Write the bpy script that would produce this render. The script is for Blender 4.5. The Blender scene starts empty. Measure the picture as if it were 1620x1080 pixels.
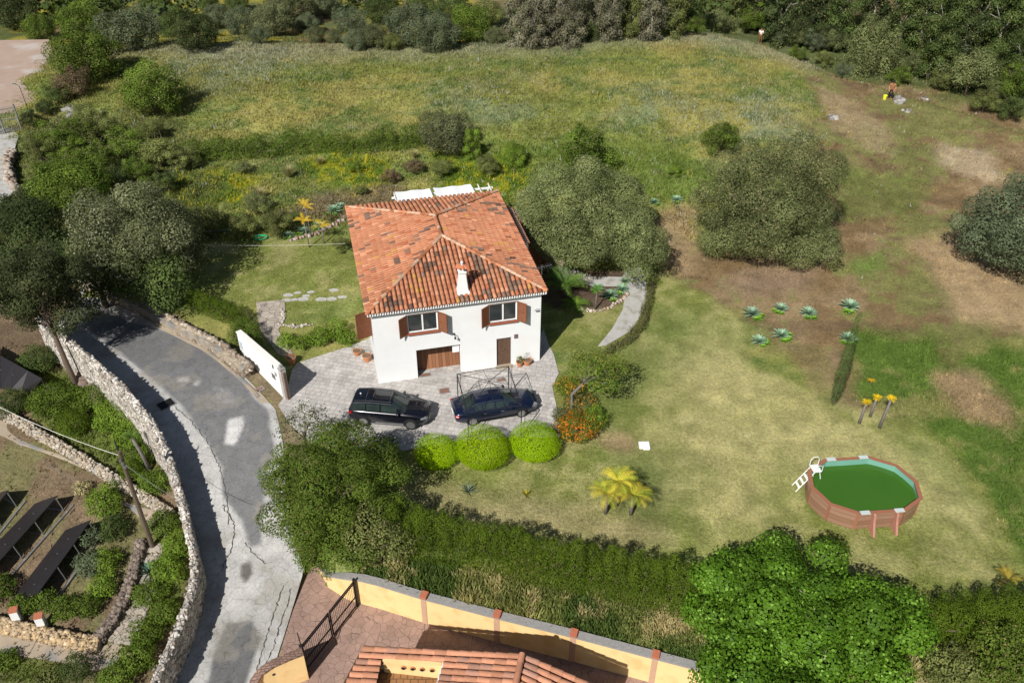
import bpy, bmesh, math, random
import numpy as np
from mathutils import Vector, Matrix
random.seed(7)
RNG = np.random.default_rng(11)
S = bpy.context.scene
COL = S.collection

# ------------------------------------------------------------------ camera
F_PX, TH, ROLL, CH = 1400.0, 0.634, 0.005, 34.9
cam = bpy.data.cameras.new('camera'); co = bpy.data.objects.new('camera', cam); COL.objects.link(co)
cam.sensor_width = 36; cam.lens = F_PX / 1620 * 36; cam.clip_end = 2000; cam.clip_start = .5
co.matrix_world = Matrix.Translation((0, 0, CH)) @ Matrix.Rotation(math.pi/2 - TH, 4, 'X') @ Matrix.Rotation(ROLL, 4, 'Z')
S.camera = co
# ------------------------------------------------------------------ world and sun
SUN_AZ, SUN_EL = math.radians(27.5), math.radians(42.5)     # shadows fall towards +Y turned 27.5 deg to +X
w = bpy.data.worlds.new('World'); S.world = w; w.use_nodes = True
nt = w.node_tree; bg = nt.nodes['Background']
sky = nt.nodes.new('ShaderNodeTexSky'); sky.sky_type = 'NISHITA'; sky.sun_disc = False
sky.sun_elevation = SUN_EL; sky.sun_rotation = math.pi + SUN_AZ
nt.links.new(sky.outputs[0], bg.inputs[0]); bg.inputs[1].default_value = .05
sl = bpy.data.lights.new('sun', 'SUN'); sl.energy = 5.0; sl.angle = math.radians(.5); sl.color = (1, .965, .91)
so = bpy.data.objects.new('sun', sl); COL.objects.link(so)
sd = Vector((math.sin(SUN_AZ)*math.cos(SUN_EL), math.cos(SUN_AZ)*math.cos(SUN_EL), -math.sin(SUN_EL)))
so.rotation_euler = sd.to_track_quat('-Z', 'Y').to_euler()
S.view_settings.view_transform = 'Standard'; S.view_settings.look = 'None'
S.view_settings.exposure = .2; S.view_settings.gamma = 1

# ------------------------------------------------------------------ noise, pixels to world
def smooth(t): t = np.clip(t, 0, 1); return t*t*(3-2*t)
_perm = np.random.default_rng(3).random((256, 256))
def vnoise(x, y):
    xi = np.floor(x).astype(int); yi = np.floor(y).astype(int); fx = x-xi; fy = y-yi
    fx = fx*fx*(3-2*fx); fy = fy*fy*(3-2*fy)
    g = lambda a, b: _perm[a & 255, b & 255]
    return (g(xi, yi)*(1-fx)+g(xi+1, yi)*fx)*(1-fy)+(g(xi, yi+1)*(1-fx)+g(xi+1, yi+1)*fx)*fy
def fbm(x, y, sc=1., o=4, seed=0):
    x = np.asarray(x, float)/sc+seed*17.3; y = np.asarray(y, float)/sc+seed*9.1; s = 0; a = .5; n = 0
    for k in range(o):
        s = s+a*vnoise(x, y); n += a; a *= .5; x = x*2.03+5.1; y = y*2.03+1.7
    return s/n
def G(px, py, z=0.):
    u = (px-810)/F_PX; v = (py-540)/F_PX
    c, s = math.cos(-ROLL), math.sin(-ROLL); u, v = u*c-v*s, u*s+v*c
    d = np.array([u, math.cos(TH)-v*math.sin(TH), -math.sin(TH)-v*math.cos(TH)])
    return d*((z-CH)/d[2])+np.array([0, 0, CH])
def depth(p): return p[1]*math.cos(TH)+(CH-p[2])*math.sin(TH)
def road_z(y):
    y = np.asarray(y, float)
    return -2.2*smooth((41-y)/15)-.6*smooth((y-44)/6)
WALL_H = 1.8
def solve(px, py, f):
    z = 0.
    for _ in range(40): p = G(px, py, z); z = .5*z+.5*float(f(p[1]))
    return G(px, py, z)
WPX = [(60,500),(92,527),(150,572),(200,618),(243,672),(267,722),(284,780),(299,845),(309,885),(303,930),(288,975),(264,1030),(240,1085)]
WALL = np.array([solve(a, b, lambda y: road_z(y)+WALL_H) for a, b in WPX])
RPX = [(100,440),(150,462),(235,502),(330,552),(395,603),(436,648),(448,700),(452,770),(462,840),(481,902),(462,965),(440,1035),(424,1090)]
REDGE = np.array([solve(a, b, road_z) for a, b in RPX])
def xW(y): o = np.argsort(WALL[:,1]); return np.interp(y, WALL[o,1], WALL[o,0])
def xR(y): o = np.argsort(REDGE[:,1]); return np.interp(y, REDGE[o,1], REDGE[o,0])
# coping line of the ochre wall (its foot is the neighbour's yard)
YPX = [(503,899),(520,930),(548,948),(577,957),(600,963),(673,986),(786,1016),(904,1046),(1030,1080),(1150,1112),(1300,1150)]
YW = np.array([G(a, b, -2.22) for a, b in YPX])
def yY(x): return np.interp(x, YW[:,0], YW[:,1])
CRX = [-140,-75,-60,-45,-20,0,20,30,36,45,60,90]; CRY = [98,98,98,101,101,102,107,105,98,88,70,55]
def hz(x, y):
    x = np.asarray(x, float); y = np.asarray(y, float)
    yc = np.interp(x, CRX, CRY)
    bx = smooth((x+62)/25)*smooth((40-x)/22)
    z = 2.2*smooth((y-64)/32)*bx
    z = z-np.minimum(.24*np.clip(y-yc, 0, 400), 4.5)+.12*np.clip(y-135, 0, 400)
    z = z+(fbm(x, y, 9, 3, 5)-.5)*1.0*smooth((y-60)/12)+(fbm(x, y, 2.2, 2, 6)-.5)*.35*smooth((y-60)/12)
    # west side falls a little towards the lane and the lower garden
    zr = road_z(y); xw = xW(y); xr = xR(y); yin = (y < 58)
    g = zr-1.4-1.6*smooth((44-y)/18)
    t_r = smooth((x-xr)/1.4)
    near = np.where(x < xw-.25, g, np.where(x < xw+.2, g+(zr-g)*(x-xw+.25)/.45, np.where(x < xr, zr, zr+(0-zr)*t_r)))
    k = smooth((60-y)/8)*(x < -5)
    z = z*(1-k)+near*k
    # neighbour's yard below the ochre wall
    yy = yY(x)
    t = smooth((yy-y+.55)/.28)*smooth((x-xR(y)+.3)/.3)
    z = z*(1-t)+(-2.22)*t
    # the strip behind the ochre wall lies a bit below the lawn
    t = smooth((yy+4.2-y)/3.4)*(1-t)*smooth((x+9)/1.5)
    z = z-.5*t
    return z
def P(px, py):
    d = G(px, py, 0)-np.array([0, 0, CH]); t = np.linspace(.4, 3.2, 2200)
    q = np.array([0, 0, CH])+t[:, None]*d; h = hz(q[:,0], q[:,1]); i = np.argmax(q[:,2] < h)
    if i == 0: return G(px, py, 0)
    r = q[i]; r[2] = h[i]; return r
def PP(pts): return np.array([P(a, b) for a, b in pts])
def ground(x, y): return float(hz(x, y))

# ------------------------------------------------------------------ object helpers
def tag(o, label=None, cat=None, group=None, kind=None):
    if label: o['label'] = label
    if cat: o['category'] = cat
    if group: o['group'] = group
    if kind: o['kind'] = kind
    return o
def empty(name, loc, rz=0, label=None, cat=None, group=None):
    o = bpy.data.objects.new(name, None); COL.objects.link(o); o.location = Vector([float(v) for v in loc])
    o.rotation_euler = (0, 0, rz); o.empty_display_size = .2
    return tag(o, label, cat, group)
def link(name, me, mat=None, parent=None, smooth_=False):
    if mat is not None and not len(me.materials): me.materials.append(mat)
    o = bpy.data.objects.new(name, me); COL.objects.link(o)
    if parent: o.parent = parent
    if smooth_: me.polygons.foreach_set('use_smooth', [True]*len(me.polygons))
    return o
def np_mesh(name, V, Fq, col=None, smooth_=False):
    me = bpy.data.meshes.new(name); V = np.asarray(V, np.float32); Fq = np.asarray(Fq, np.int32)
    n = Fq.shape[1]; me.vertices.add(len(V)); me.vertices.foreach_set('co', V.ravel())
    me.loops.add(Fq.size); me.loops.foreach_set('vertex_index', Fq.ravel())
    me.polygons.add(len(Fq)); me.polygons.foreach_set('loop_start', np.arange(0, Fq.size, n, dtype=np.int32))
    me.polygons.foreach_set('loop_total', np.full(len(Fq), n, np.int32))
    if smooth_: me.polygons.foreach_set('use_smooth', np.ones(len(Fq), bool))
    me.update(calc_edges=True)
    if col is not None:
        a = me.color_attributes.new('Col', 'FLOAT_COLOR', 'POINT')
        c = np.ones((len(V), 4), np.float32); c[:, :3] = col; a.data.foreach_set('color', c.ravel())
    return me
def copy_tree(o, parent=None):
    c = o.copy(); COL.objects.link(c); c.parent = parent
    for ch in list(KIDS.get(o.name, [])): copy_tree(ch, c)
    return c
KIDS = {}
def kids_of(root):
    def rec(o):
        KIDS[o.name] = [c for c in COL.objects if c.parent == o]
        for c in KIDS[o.name]: rec(c)
    rec(root)
class MB:
    def __init__(s): s.v = []; s.f = []; s.c = []; s.cc = None
    def add(s, V, Fs):
        b = len(s.v); s.v += [tuple(float(q) for q in p) for p in V]; s.f += [tuple(b+i for i in f) for f in Fs]
        if s.cc is not None: s.c += [s.cc]*len(V)
        return s
    def box(s, c, d, rz=0, M=None):
        V = []
        for z in (-.5, .5):
            for x, y in ((-.5,-.5), (.5,-.5), (.5,.5), (-.5,.5)):
                p = Vector((x*d[0], y*d[1], z*d[2]))
                if rz: p = Matrix.Rotation(rz, 3, 'Z') @ p
                if M: p = M @ p
                V.append(p+Vector([float(q) for q in c]))
        return s.add(V, [(3,2,1,0), (4,5,6,7), (0,1,5,4), (1,2,6,5), (2,3,7,6), (3,0,4,7)])
    def beam(s, a, b, wd, h=None):
        a = Vector([float(q) for q in a]); b = Vector([float(q) for q in b]); d = b-a; h = h or wd; M = d.to_track_quat('X', 'Z').to_matrix()
        return s.box((a+b)/2, (d.length, wd, h), M=M)
    def tube(s, pts, r, n=6, cap=True):
        pts = [Vector([float(q) for q in p]) for p in pts]; rs = r if hasattr(r, '__len__') else [r]*len(pts); V = []; up = Vector((.13, .31, .94)).normalized()
        for i, p in enumerate(pts):
            d = (pts[min(i+1, len(pts)-1)]-pts[max(i-1, 0)]); d.normalize()
            x = d.cross(up); x = x.normalized() if x.length > .05 else Vector((1, 0, 0)); y = d.cross(x).normalized()
            for k in range(n):
                a = 2*math.pi*k/n; V.append(p+(x*math.cos(a)+y*math.sin(a))*rs[i])
        Fs = [(i*n+k, i*n+(k+1) % n, (i+1)*n+(k+1) % n, (i+1)*n+k) for i in range(len(pts)-1) for k in range(n)]
        if cap: Fs += [tuple(range(n)), tuple(range((len(pts)-1)*n, len(pts)*n))[::-1]]
        return s.add(V, Fs)
    def lathe(s, prof, c=(0, 0, 0), n=20):
        V = []
        for r, z in prof:
            for k in range(n): a = 2*math.pi*k/n; V.append((c[0]+r*math.cos(a), c[1]+r*math.sin(a), c[2]+z))
        m = len(prof); Fs = [(i*n+k, i*n+(k+1) % n, (i+1)*n+(k+1) % n, (i+1)*n+k) for i in range(m-1) for k in range(n)]
        Fs += [tuple(range(n))[::-1], tuple(range((m-1)*n, m*n))]
        return s.add(V, Fs)
    def prism(s, poly, z0, z1):
        n = len(poly); z0 = z0 if hasattr(z0, '__len__') else [z0]*n; z1 = z1 if hasattr(z1, '__len__') else [z1]*n
        V = [(p[0], p[1], z0[i]) for i, p in enumerate(poly)]+[(p[0], p[1], z1[i]) for i, p in enumerate(poly)]
        return s.add(V, [tuple(range(n))[::-1], tuple(range(n, 2*n))]+[(i, (i+1) % n, n+(i+1) % n, n+i) for i in range(n)])
    def quad(s, *p): return s.add(p, [tuple(range(len(p)))])
    def mesh(s, name, bev=0, sub=0, smooth_=False):
        me = bpy.data.meshes.new(name); me.from_pydata(s.v, [], s.f); me.update()
        bm = bmesh.new(); bm.from_mesh(me)
        bmesh.ops.recalc_face_normals(bm, faces=bm.faces)
        if bev: bmesh.ops.bevel(bm, geom=[e for e in bm.edges if len(e.link_faces) == 2 and e.calc_face_angle(0) > .6], offset=bev, segments=2, affect='EDGES', clamp_overlap=True)
        bm.to_mesh(me); bm.free()
        if smooth_: me.polygons.foreach_set('use_smooth', [True]*len(me.polygons))
        if s.c and not bev:
            a = me.color_attributes.new('Col', 'FLOAT_COLOR', 'POINT')
            a.data.foreach_set('color', np.c_[np.array(s.c, np.float32), np.ones(len(s.c), np.float32)].ravel())
        return me
    def build(s, name, mat, parent=None, bev=0, smooth_=False): return link(name, s.mesh(name, bev, smooth_=smooth_), mat, parent)

# ------------------------------------------------------------------ materials
def nodes(m): m.use_nodes = True; t = m.node_tree; return t, t.nodes, t.links, t.nodes['Principled BSDF']
def mat(name, col, rough=.7, metal=0, var=.15, sc=6, bump=.0, bsc=30, spec=.3, coat=0, trans=0, wear=None, wsc=2):
    """base colour broken up by two noises, optional bump and a wear colour"""
    m = bpy.data.materials.new(name); t, N, L, b = nodes(m)
    tc = N.new('ShaderNodeTexCoord'); src = tc.outputs['Object']
    n1 = N.new('ShaderNodeTexNoise'); n1.inputs['Scale'].default_value = sc; n1.inputs['Detail'].default_value = 6; L.new(src, n1.inputs['Vector'])
    mx = N.new('ShaderNodeMix'); mx.data_type = 'RGBA'
    mx.inputs[6].default_value = (*[c*(1-var) for c in col], 1); mx.inputs[7].default_value = (*[min(1, c*(1+var)) for c in col], 1)
    L.new(n1.outputs[0], mx.inputs[0]); out = mx.outputs[2]
    if wear:
        n2 = N.new('ShaderNodeTexNoise'); n2.inputs['Scale'].default_value = wsc; n2.inputs['Detail'].default_value = 8; L.new(src, n2.inputs['Vector'])
        r = N.new('ShaderNodeValToRGB'); r.color_ramp.elements[0].position = .5; r.color_ramp.elements[1].position = .66; L.new(n2.outputs[0], r.inputs[0])
        m2 = N.new('ShaderNodeMix'); m2.data_type = 'RGBA'; m2.inputs[7].default_value = (*wear, 1); L.new(out, m2.inputs[6]); L.new(r.outputs[0], m2.inputs[0]); out = m2.outputs[2]
    L.new(out, b.inputs['Base Color']); b.inputs['Roughness'].default_value = rough; b.inputs['Metallic'].default_value = metal
    b.inputs['Specular IOR Level'].default_value = spec; b.inputs['Coat Weight'].default_value = coat; b.inputs['Coat Roughness'].default_value = .05
    b.inputs['Transmission Weight'].default_value = trans
    if bump:
        n3 = N.new('ShaderNodeTexNoise'); n3.inputs['Scale'].default_value = bsc; n3.inputs['Detail'].default_value = 5; L.new(src, n3.inputs['Vector'])
        bp = N.new('ShaderNodeBump'); bp.inputs['Strength'].default_value = bump; bp.inputs['Distance'].default_value = .03; L.new(n3.outputs[0], bp.inputs['Height']); L.new(bp.outputs[0], b.inputs['Normal'])
    return m
def attr_mat(name, rough=.8, var=.3, sc=8, bump=.0, bsc=25, crack=0, cracksc=1, streak=0, spec=.2, dist=.05):
    m = bpy.data.materials.new(name); t, N, L, b = nodes(m)
    at = N.new('ShaderNodeVertexColor'); at.layer_name = 'Col'
    tc = N.new('ShaderNodeTexCoord'); src = tc.outputs['Object']
    def nz(s, d=6, v=None):
        n = N.new('ShaderNodeTexNoise'); n.inputs['Scale'].default_value = s; n.inputs['Detail'].default_value = d; n.inputs['Roughness'].default_value = .65; L.new(v or src, n.inputs['Vector']); return n.outputs[0]
    def mr(v, a, b_, lo=.3, hi=.7):
        n = N.new('ShaderNodeMapRange'); n.inputs['From Min'].default_value = lo; n.inputs['From Max'].default_value = hi
        n.inputs['To Min'].default_value = a; n.inputs['To Max'].default_value = b_; L.new(v, n.inputs['Value']); return n.outputs[0]
    def mul(c, f):
        n = N.new('ShaderNodeVectorMath'); n.operation = 'SCALE'; L.new(c, n.inputs[0]); L.new(f, n.inputs['Scale']); return n.outputs[0]
    c = mul(at.outputs[0], mr(nz(sc), 1-var, 1+var)); c = mul(c, mr(nz(sc*.18), 1-var*.5, 1+var*.5))
    if streak:
        mp = N.new('ShaderNodeMapping'); mp.inputs['Scale'].default_value = (1, .35, 1); mp.inputs['Rotation'].default_value = (0, 0, .5); L.new(src, mp.inputs[0])
        c = mul(c, mr(nz(14, 4, mp.outputs[0]), 1-streak, 1+streak))
    if crack:
        vo = N.new('ShaderNodeTexVoronoi'); vo.feature = 'DISTANCE_TO_EDGE'; vo.inputs['Scale'].default_value = cracksc
        nn = N.new('ShaderNodeTexNoise'); nn.inputs['Scale'].default_value = 2; L.new(src, nn.inputs['Vector'])
        ad = N.new('ShaderNodeVectorMath'); ad.operation = 'ADD'; sc_ = N.new('ShaderNodeVectorMath'); sc_.operation = 'SCALE'; sc_.inputs['Scale'].default_value = .5
        L.new(nn.outputs['Color'], sc_.inputs[0]); L.new(src, ad.inputs[0]); L.new(sc_.outputs[0], ad.inputs[1]); L.new(ad.outputs[0], vo.inputs['Vector'])
        c = mul(c, mr(vo.outputs['Distance'], 1-crack, 1, 0, .035))
    L.new(c, b.inputs['Base Color']); b.inputs['Roughness'].default_value = rough; b.inputs['Specular IOR Level'].default_value = spec
    if bump:
        bp = N.new('ShaderNodeBump'); bp.inputs['Strength'].default_value = bump; bp.inputs['Distance'].default_value = dist; L.new(nz(bsc, 5), bp.inputs['Height']); L.new(bp.outputs[0], b.inputs['Normal'])
    return m
def leaf_mat(name, tr=.25, rough=.55, spec=.25, var=.15):
    m = bpy.data.materials.new(name); t, N, L, b = nodes(m)
    at = N.new('ShaderNodeVertexColor'); at.layer_name = 'Col'; oi = N.new('ShaderNodeObjectInfo')
    mr = N.new('ShaderNodeMapRange'); mr.inputs['To Min'].default_value = 1-var; mr.inputs['To Max'].default_value = 1+var; L.new(oi.outputs['Random'], mr.inputs['Value'])
    vm = N.new('ShaderNodeVectorMath'); vm.operation = 'SCALE'; L.new(at.outputs[0], vm.inputs[0]); L.new(mr.outputs[0], vm.inputs['Scale'])
    L.new(vm.outputs[0], b.inputs['Base Color']); b.inputs['Roughness'].default_value = rough; b.inputs['Specular IOR Level'].default_value = spec
    tl = N.new('ShaderNodeBsdfTranslucent'); v2 = N.new('ShaderNodeVectorMath'); v2.operation = 'MULTIPLY'; v2.inputs[1].default_value = (1.3, 1.35, .6)
    L.new(vm.outputs[0], v2.inputs[0]); L.new(v2.outputs[0], tl.inputs[0]); mx = N.new('ShaderNodeMixShader'); mx.inputs[0].default_value = tr
    L.new(b.outputs[0], mx.inputs[1]); L.new(tl.outputs[0], mx.inputs[2]); L.new(mx.outputs[0], N['Material Output'].inputs['Surface'])
    return m
def pattern_mat(name, c1, c2, mortar, bw, bh, mort=.02, rot=0, stone=0, var=.15, rough=.8, bump=.4, coords='Object'):
    """paving: brick pattern, or voronoi stones"""
    m = bpy.data.materials.new(name); t, N, L, b = nodes(m)
    tc = N.new('ShaderNodeTexCoord'); mp = N.new('ShaderNodeMapping'); mp.inputs['Rotation'].default_value = (0, 0, rot); L.new(tc.outputs[coords], mp.inputs[0]); v = mp.outputs[0]
    ns = N.new('ShaderNodeTexNoise'); ns.inputs['Scale'].default_value = 1.3; L.new(v, ns.inputs['Vector'])
    ad = N.new('ShaderNodeVectorMath'); ad.operation = 'MULTIPLY_ADD'; ad.inputs[1].default_value = (.12, .12, .12); L.new(ns.outputs['Color'], ad.inputs[0]); L.new(v, ad.inputs[2]); v = ad.outputs[0]
    if stone:
        vo = N.new('ShaderNodeTexVoronoi'); vo.inputs['Scale'].default_value = stone; L.new(v, vo.inputs['Vector'])
        ve = N.new('ShaderNodeTexVoronoi'); ve.feature = 'DISTANCE_TO_EDGE'; ve.inputs['Scale'].default_value = stone; L.new(v, ve.inputs['Vector'])
        mx = N.new('ShaderNodeMix'); mx.data_type = 'RGBA'; mx.inputs[6].default_value = (*c1, 1); mx.inputs[7].default_value = (*c2, 1)
        sp = N.new('ShaderNodeSeparateColor'); L.new(vo.outputs['Color'], sp.inputs[0]); L.new(sp.outputs[0], mx.inputs[0])
        mr = N.new('ShaderNodeMapRange'); mr.inputs['From Max'].default_value = mort; L.new(ve.outputs['Distance'], mr.inputs['Value'])
        m2 = N.new('ShaderNodeMix'); m2.data_type = 'RGBA'; m2.inputs[6].default_value = (*mortar, 1); L.new(mx.outputs[2], m2.inputs[7]); L.new(mr.outputs[0], m2.inputs[0]); out = m2.outputs[2]; h = mr.outputs[0]
    else:
        br = N.new('ShaderNodeTexBrick'); br.inputs['Color1'].default_value = (*c1, 1); br.inputs['Color2'].default_value = (*c2, 1); br.inputs['Mortar'].default_value = (*mortar, 1)
        br.inputs['Scale'].default_value = 1; br.inputs['Brick Width'].default_value = bw; br.inputs['Row Height'].default_value = bh; br.inputs['Mortar Size'].default_value = mort; br.inputs['Mortar Smooth'].default_value = .3
        br.squash = .7; br.squash_frequency = 3
        L.new(v, br.inputs['Vector']); out = br.outputs['Color']; inv = N.new('ShaderNodeMath'); inv.operation = 'SUBTRACT'; inv.inputs[0].default_value = 1; L.new(br.outputs['Fac'], inv.inputs[1]); h = inv.outputs[0]
    n1 = N.new('ShaderNodeTexNoise'); n1.inputs['Scale'].default_value = 1.1; n1.inputs['Detail'].default_value = 9; n1.inputs['Roughness'].default_value = .7; L.new(tc.outputs[coords], n1.inputs['Vector'])
    mr2 = N.new('ShaderNodeMapRange'); mr2.inputs['From Min'].default_value = .3; mr2.inputs['From Max'].default_value = .7; mr2.inputs['To Min'].default_value = 1-var; mr2.inputs['To Max'].default_value = 1+var; L.new(n1.outputs[0], mr2.inputs['Value'])
    vm = N.new('ShaderNodeVectorMath'); vm.operation = 'SCALE'; L.new(out, vm.inputs[0]); L.new(mr2.outputs[0], vm.inputs['Scale']); L.new(vm.outputs[0], b.inputs['Base Color'])
    b.inputs['Roughness'].default_value = rough; b.inputs['Specular IOR Level'].default_value = .2
    bp = N.new('ShaderNodeBump'); bp.inputs['Strength'].default_value = bump; bp.inputs['Distance'].default_value = .02; L.new(h, bp.inputs['Height']); L.new(bp.outputs[0], b.inputs['Normal'])
    return m
def glass_mat(name, col=(.02, .03, .03), rough=.05):
    m = bpy.data.materials.new(name); t, N, L, b = nodes(m)
    tc = N.new('ShaderNodeTexCoord'); n = N.new('ShaderNodeTexNoise'); n.inputs['Scale'].default_value = 1.6; L.new(tc.outputs['Object'], n.inputs['Vector'])
    mx = N.new('ShaderNodeMix'); mx.data_type = 'RGBA'; mx.inputs[6].default_value = (*[c*.4 for c in col], 1); mx.inputs[7].default_value = (*[c*1.8 for c in col], 1); L.new(n.outputs[0], mx.inputs[0]); L.new(mx.outputs[2], b.inputs['Base Color'])
    b.inputs['Roughness'].default_value = rough; b.inputs['Specular IOR Level'].default_value = .8
    return m
M = dict(
 ground=attr_mat('ground_soil_and_grass', .95, .34, 5, .9, 9, streak=.16, spec=.05, dist=.12),
 road=attr_mat('worn_asphalt_and_concrete', .9, .16, 9, .5, 40, crack=.28, cracksc=1.6, spec=.1),
 tile=attr_mat('clay_roof_tile', .85, .16, 14, .3, 30, spec=.15),
 stone=attr_mat('rubble_stone', .9, .3, 7, .8, 14, spec=.1),
 leaf=leaf_mat('leaf', .16, .7, .08), glossleaf=leaf_mat('glossy_leaf', .15, .55, .15), grass=leaf_mat('grass_blade', .3, .7, .1, .0),
 bark=mat('bark', (.12, .09, .065), .9, var=.4, sc=12, bump=.6), palebark=mat('pale_bark', (.33, .3, .26), .9, var=.35, sc=8, bump=.3),
 greybark=mat('grey_post_bark', (.17, .15, .14), .9, var=.35, sc=10, bump=.4),
 white=mat('white_render', (.76, .765, .76), .85, var=.035, sc=1.5, bump=.15, bsc=60, wear=(.75, .745, .73), wsc=.9), whitepaint=mat('white_paint', (.8, .8, .78), .5, var=.04),
 ochre=mat('ochre_render', (.78, .56, .27), .9, var=.07, sc=2, bump=.15, bsc=50, wear=(.7, .46, .2), wsc=1.1),
 cream=mat('cream_stone_render', (.78, .76, .7), .85, var=.06, sc=3, bump=.2),
 wood=mat('dark_stained_wood', (.14, .06, .03), .55, var=.35, sc=9, bump=.2), door=mat('weathered_door_wood', (.12, .07, .045), .6, var=.4, sc=7, bump=.3),
 brick=mat('red_brick', (.42, .14, .075), .85, var=.25, sc=12, bump=.3), terra=mat('terracotta', (.47, .2, .09), .75, var=.15, sc=8),
 metal=mat('dark_metal', (.02, .02, .022), .5, .3, var=.2), zinc=mat('galvanised_metal', (.3, .31, .32), .45, .7, var=.15),
 glass=glass_mat('window_glass', (.03, .035, .035)), carglass=glass_mat('car_glass', (.02, .03, .028), .04),
 rubber=mat('rubber', (.015, .015, .016), .8), alloy=mat('alloy', (.36, .36, .35), .35, .8, var=.1),
 navy=mat('navy_car_paint', (.006, .011, .032), .22, .2, var=.1, coat=1, spec=.5), black=mat('black_car_paint', (.006, .007, .011), .2, .2, var=.1, coat=1, spec=.5),
 chrome=mat('chrome_trim', (.5, .5, .5), .2, .9, var=.03), lamp_red=mat('red_lens', (.45, .01, .01), .2, coat=1), lamp_clear=mat('clear_lens', (.2, .21, .22), .15, coat=1),
 seat=mat('cream_seat', (.42, .36, .2), .7), concrete=mat('pale_concrete', (.42, .41, .385), .9, var=.14, sc=3, bump=.2, wear=(.3, .28, .24), wsc=1.5),
 grey_stone=mat('grey_coping', (.27, .26, .25), .95, var=.3, sc=9, bump=.8, bsc=12), dirtpath=mat('stained_concrete', (.33, .27, .2), .9, var=.2, sc=2, bump=.2, wear=(.2, .2, .2), wsc=.8),
 paving=pattern_mat('stamped_paving', (.37, .355, .335), (.47, .44, .41), (.25, .225, .21), .46, .34, .016, rot=.239, var=.28, bump=.25),
 redpave=pattern_mat('stamped_red_concrete', (.29, .195, .155), (.33, .22, .18), (.13, .09, .075), 1, 1, .03, stone=2.4, var=.25),
 flag=pattern_mat('crazy_paving', (.34, .29, .24), (.42, .37, .31), (.13, .11, .09), 1, 1, .06, stone=2.2, var=.25),
 poolwall=None, rim=mat('brown_pool_rim', (.3, .13, .075), .45, var=.12, sc=5), plastic=mat('white_plastic', (.75, .76, .72), .4, var=.03),
 liner=mat('pool_liner', (.17, .38, .3), .5, var=.1, sc=1), solar=mat('solar_cell', (.022, .019, .02), .4, .0, var=.3, spec=.35),
 fabric=mat('white_canvas', (.82, .83, .82), .8, var=.03), rock=mat('rock', (.36, .33, .29), .9, var=.3, sc=5, bump=.6),
 soil=mat('soil', (.16, .11, .075), .95, var=.3, sc=5, bump=.7, bsc=12), green_hose=mat('green_hose', (.02, .33, .16), .5), bucket=mat('yellow_plastic', (.7, .72, .05), .5),
 skin=mat('skin', (.42, .2, .11), .6, var=.08), shirt=mat('white_shirt', (.75, .74, .7), .9, var=.05), trousers=mat('brown_trousers', (.16, .08, .035), .9, var=.15), dark_cloth=mat('dark_cloth', (.03, .026, .025), .9), hair=mat('dark_hair', (.02, .015, .012), .8),
)
def water_mat():
    m = bpy.data.materials.new('green_pool_water'); t, N, L, b = nodes(m)
    tc = N.new('ShaderNodeTexCoord'); n = N.new('ShaderNodeTexNoise'); n.inputs['Scale'].default_value = .5; n.inputs['Detail'].default_value = 2; L.new(tc.outputs['Object'], n.inputs['Vector'])
    mx = N.new('ShaderNodeMix'); mx.data_type = 'RGBA'; mx.inputs[6].default_value = (.036, .11, .012, 1); mx.inputs[7].default_value = (.05, .138, .018, 1); L.new(n.outputs[0], mx.inputs[0]); L.new(mx.outputs[2], b.inputs['Base Color'])
    b.inputs['Roughness'].default_value = .08; b.inputs['IOR'].default_value = 1.33
    n2 = N.new('ShaderNodeTexNoise'); n2.inputs['Scale'].default_value = 6; L.new(tc.outputs['Object'], n2.inputs['Vector']); bp = N.new('ShaderNodeBump'); bp.inputs['Strength'].default_value = .08; bp.inputs['Distance'].default_value = .02; L.new(n2.outputs[0], bp.inputs['Height']); L.new(bp.outputs[0], b.inputs['Normal'])
    return m
M['water'] = water_mat()
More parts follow.
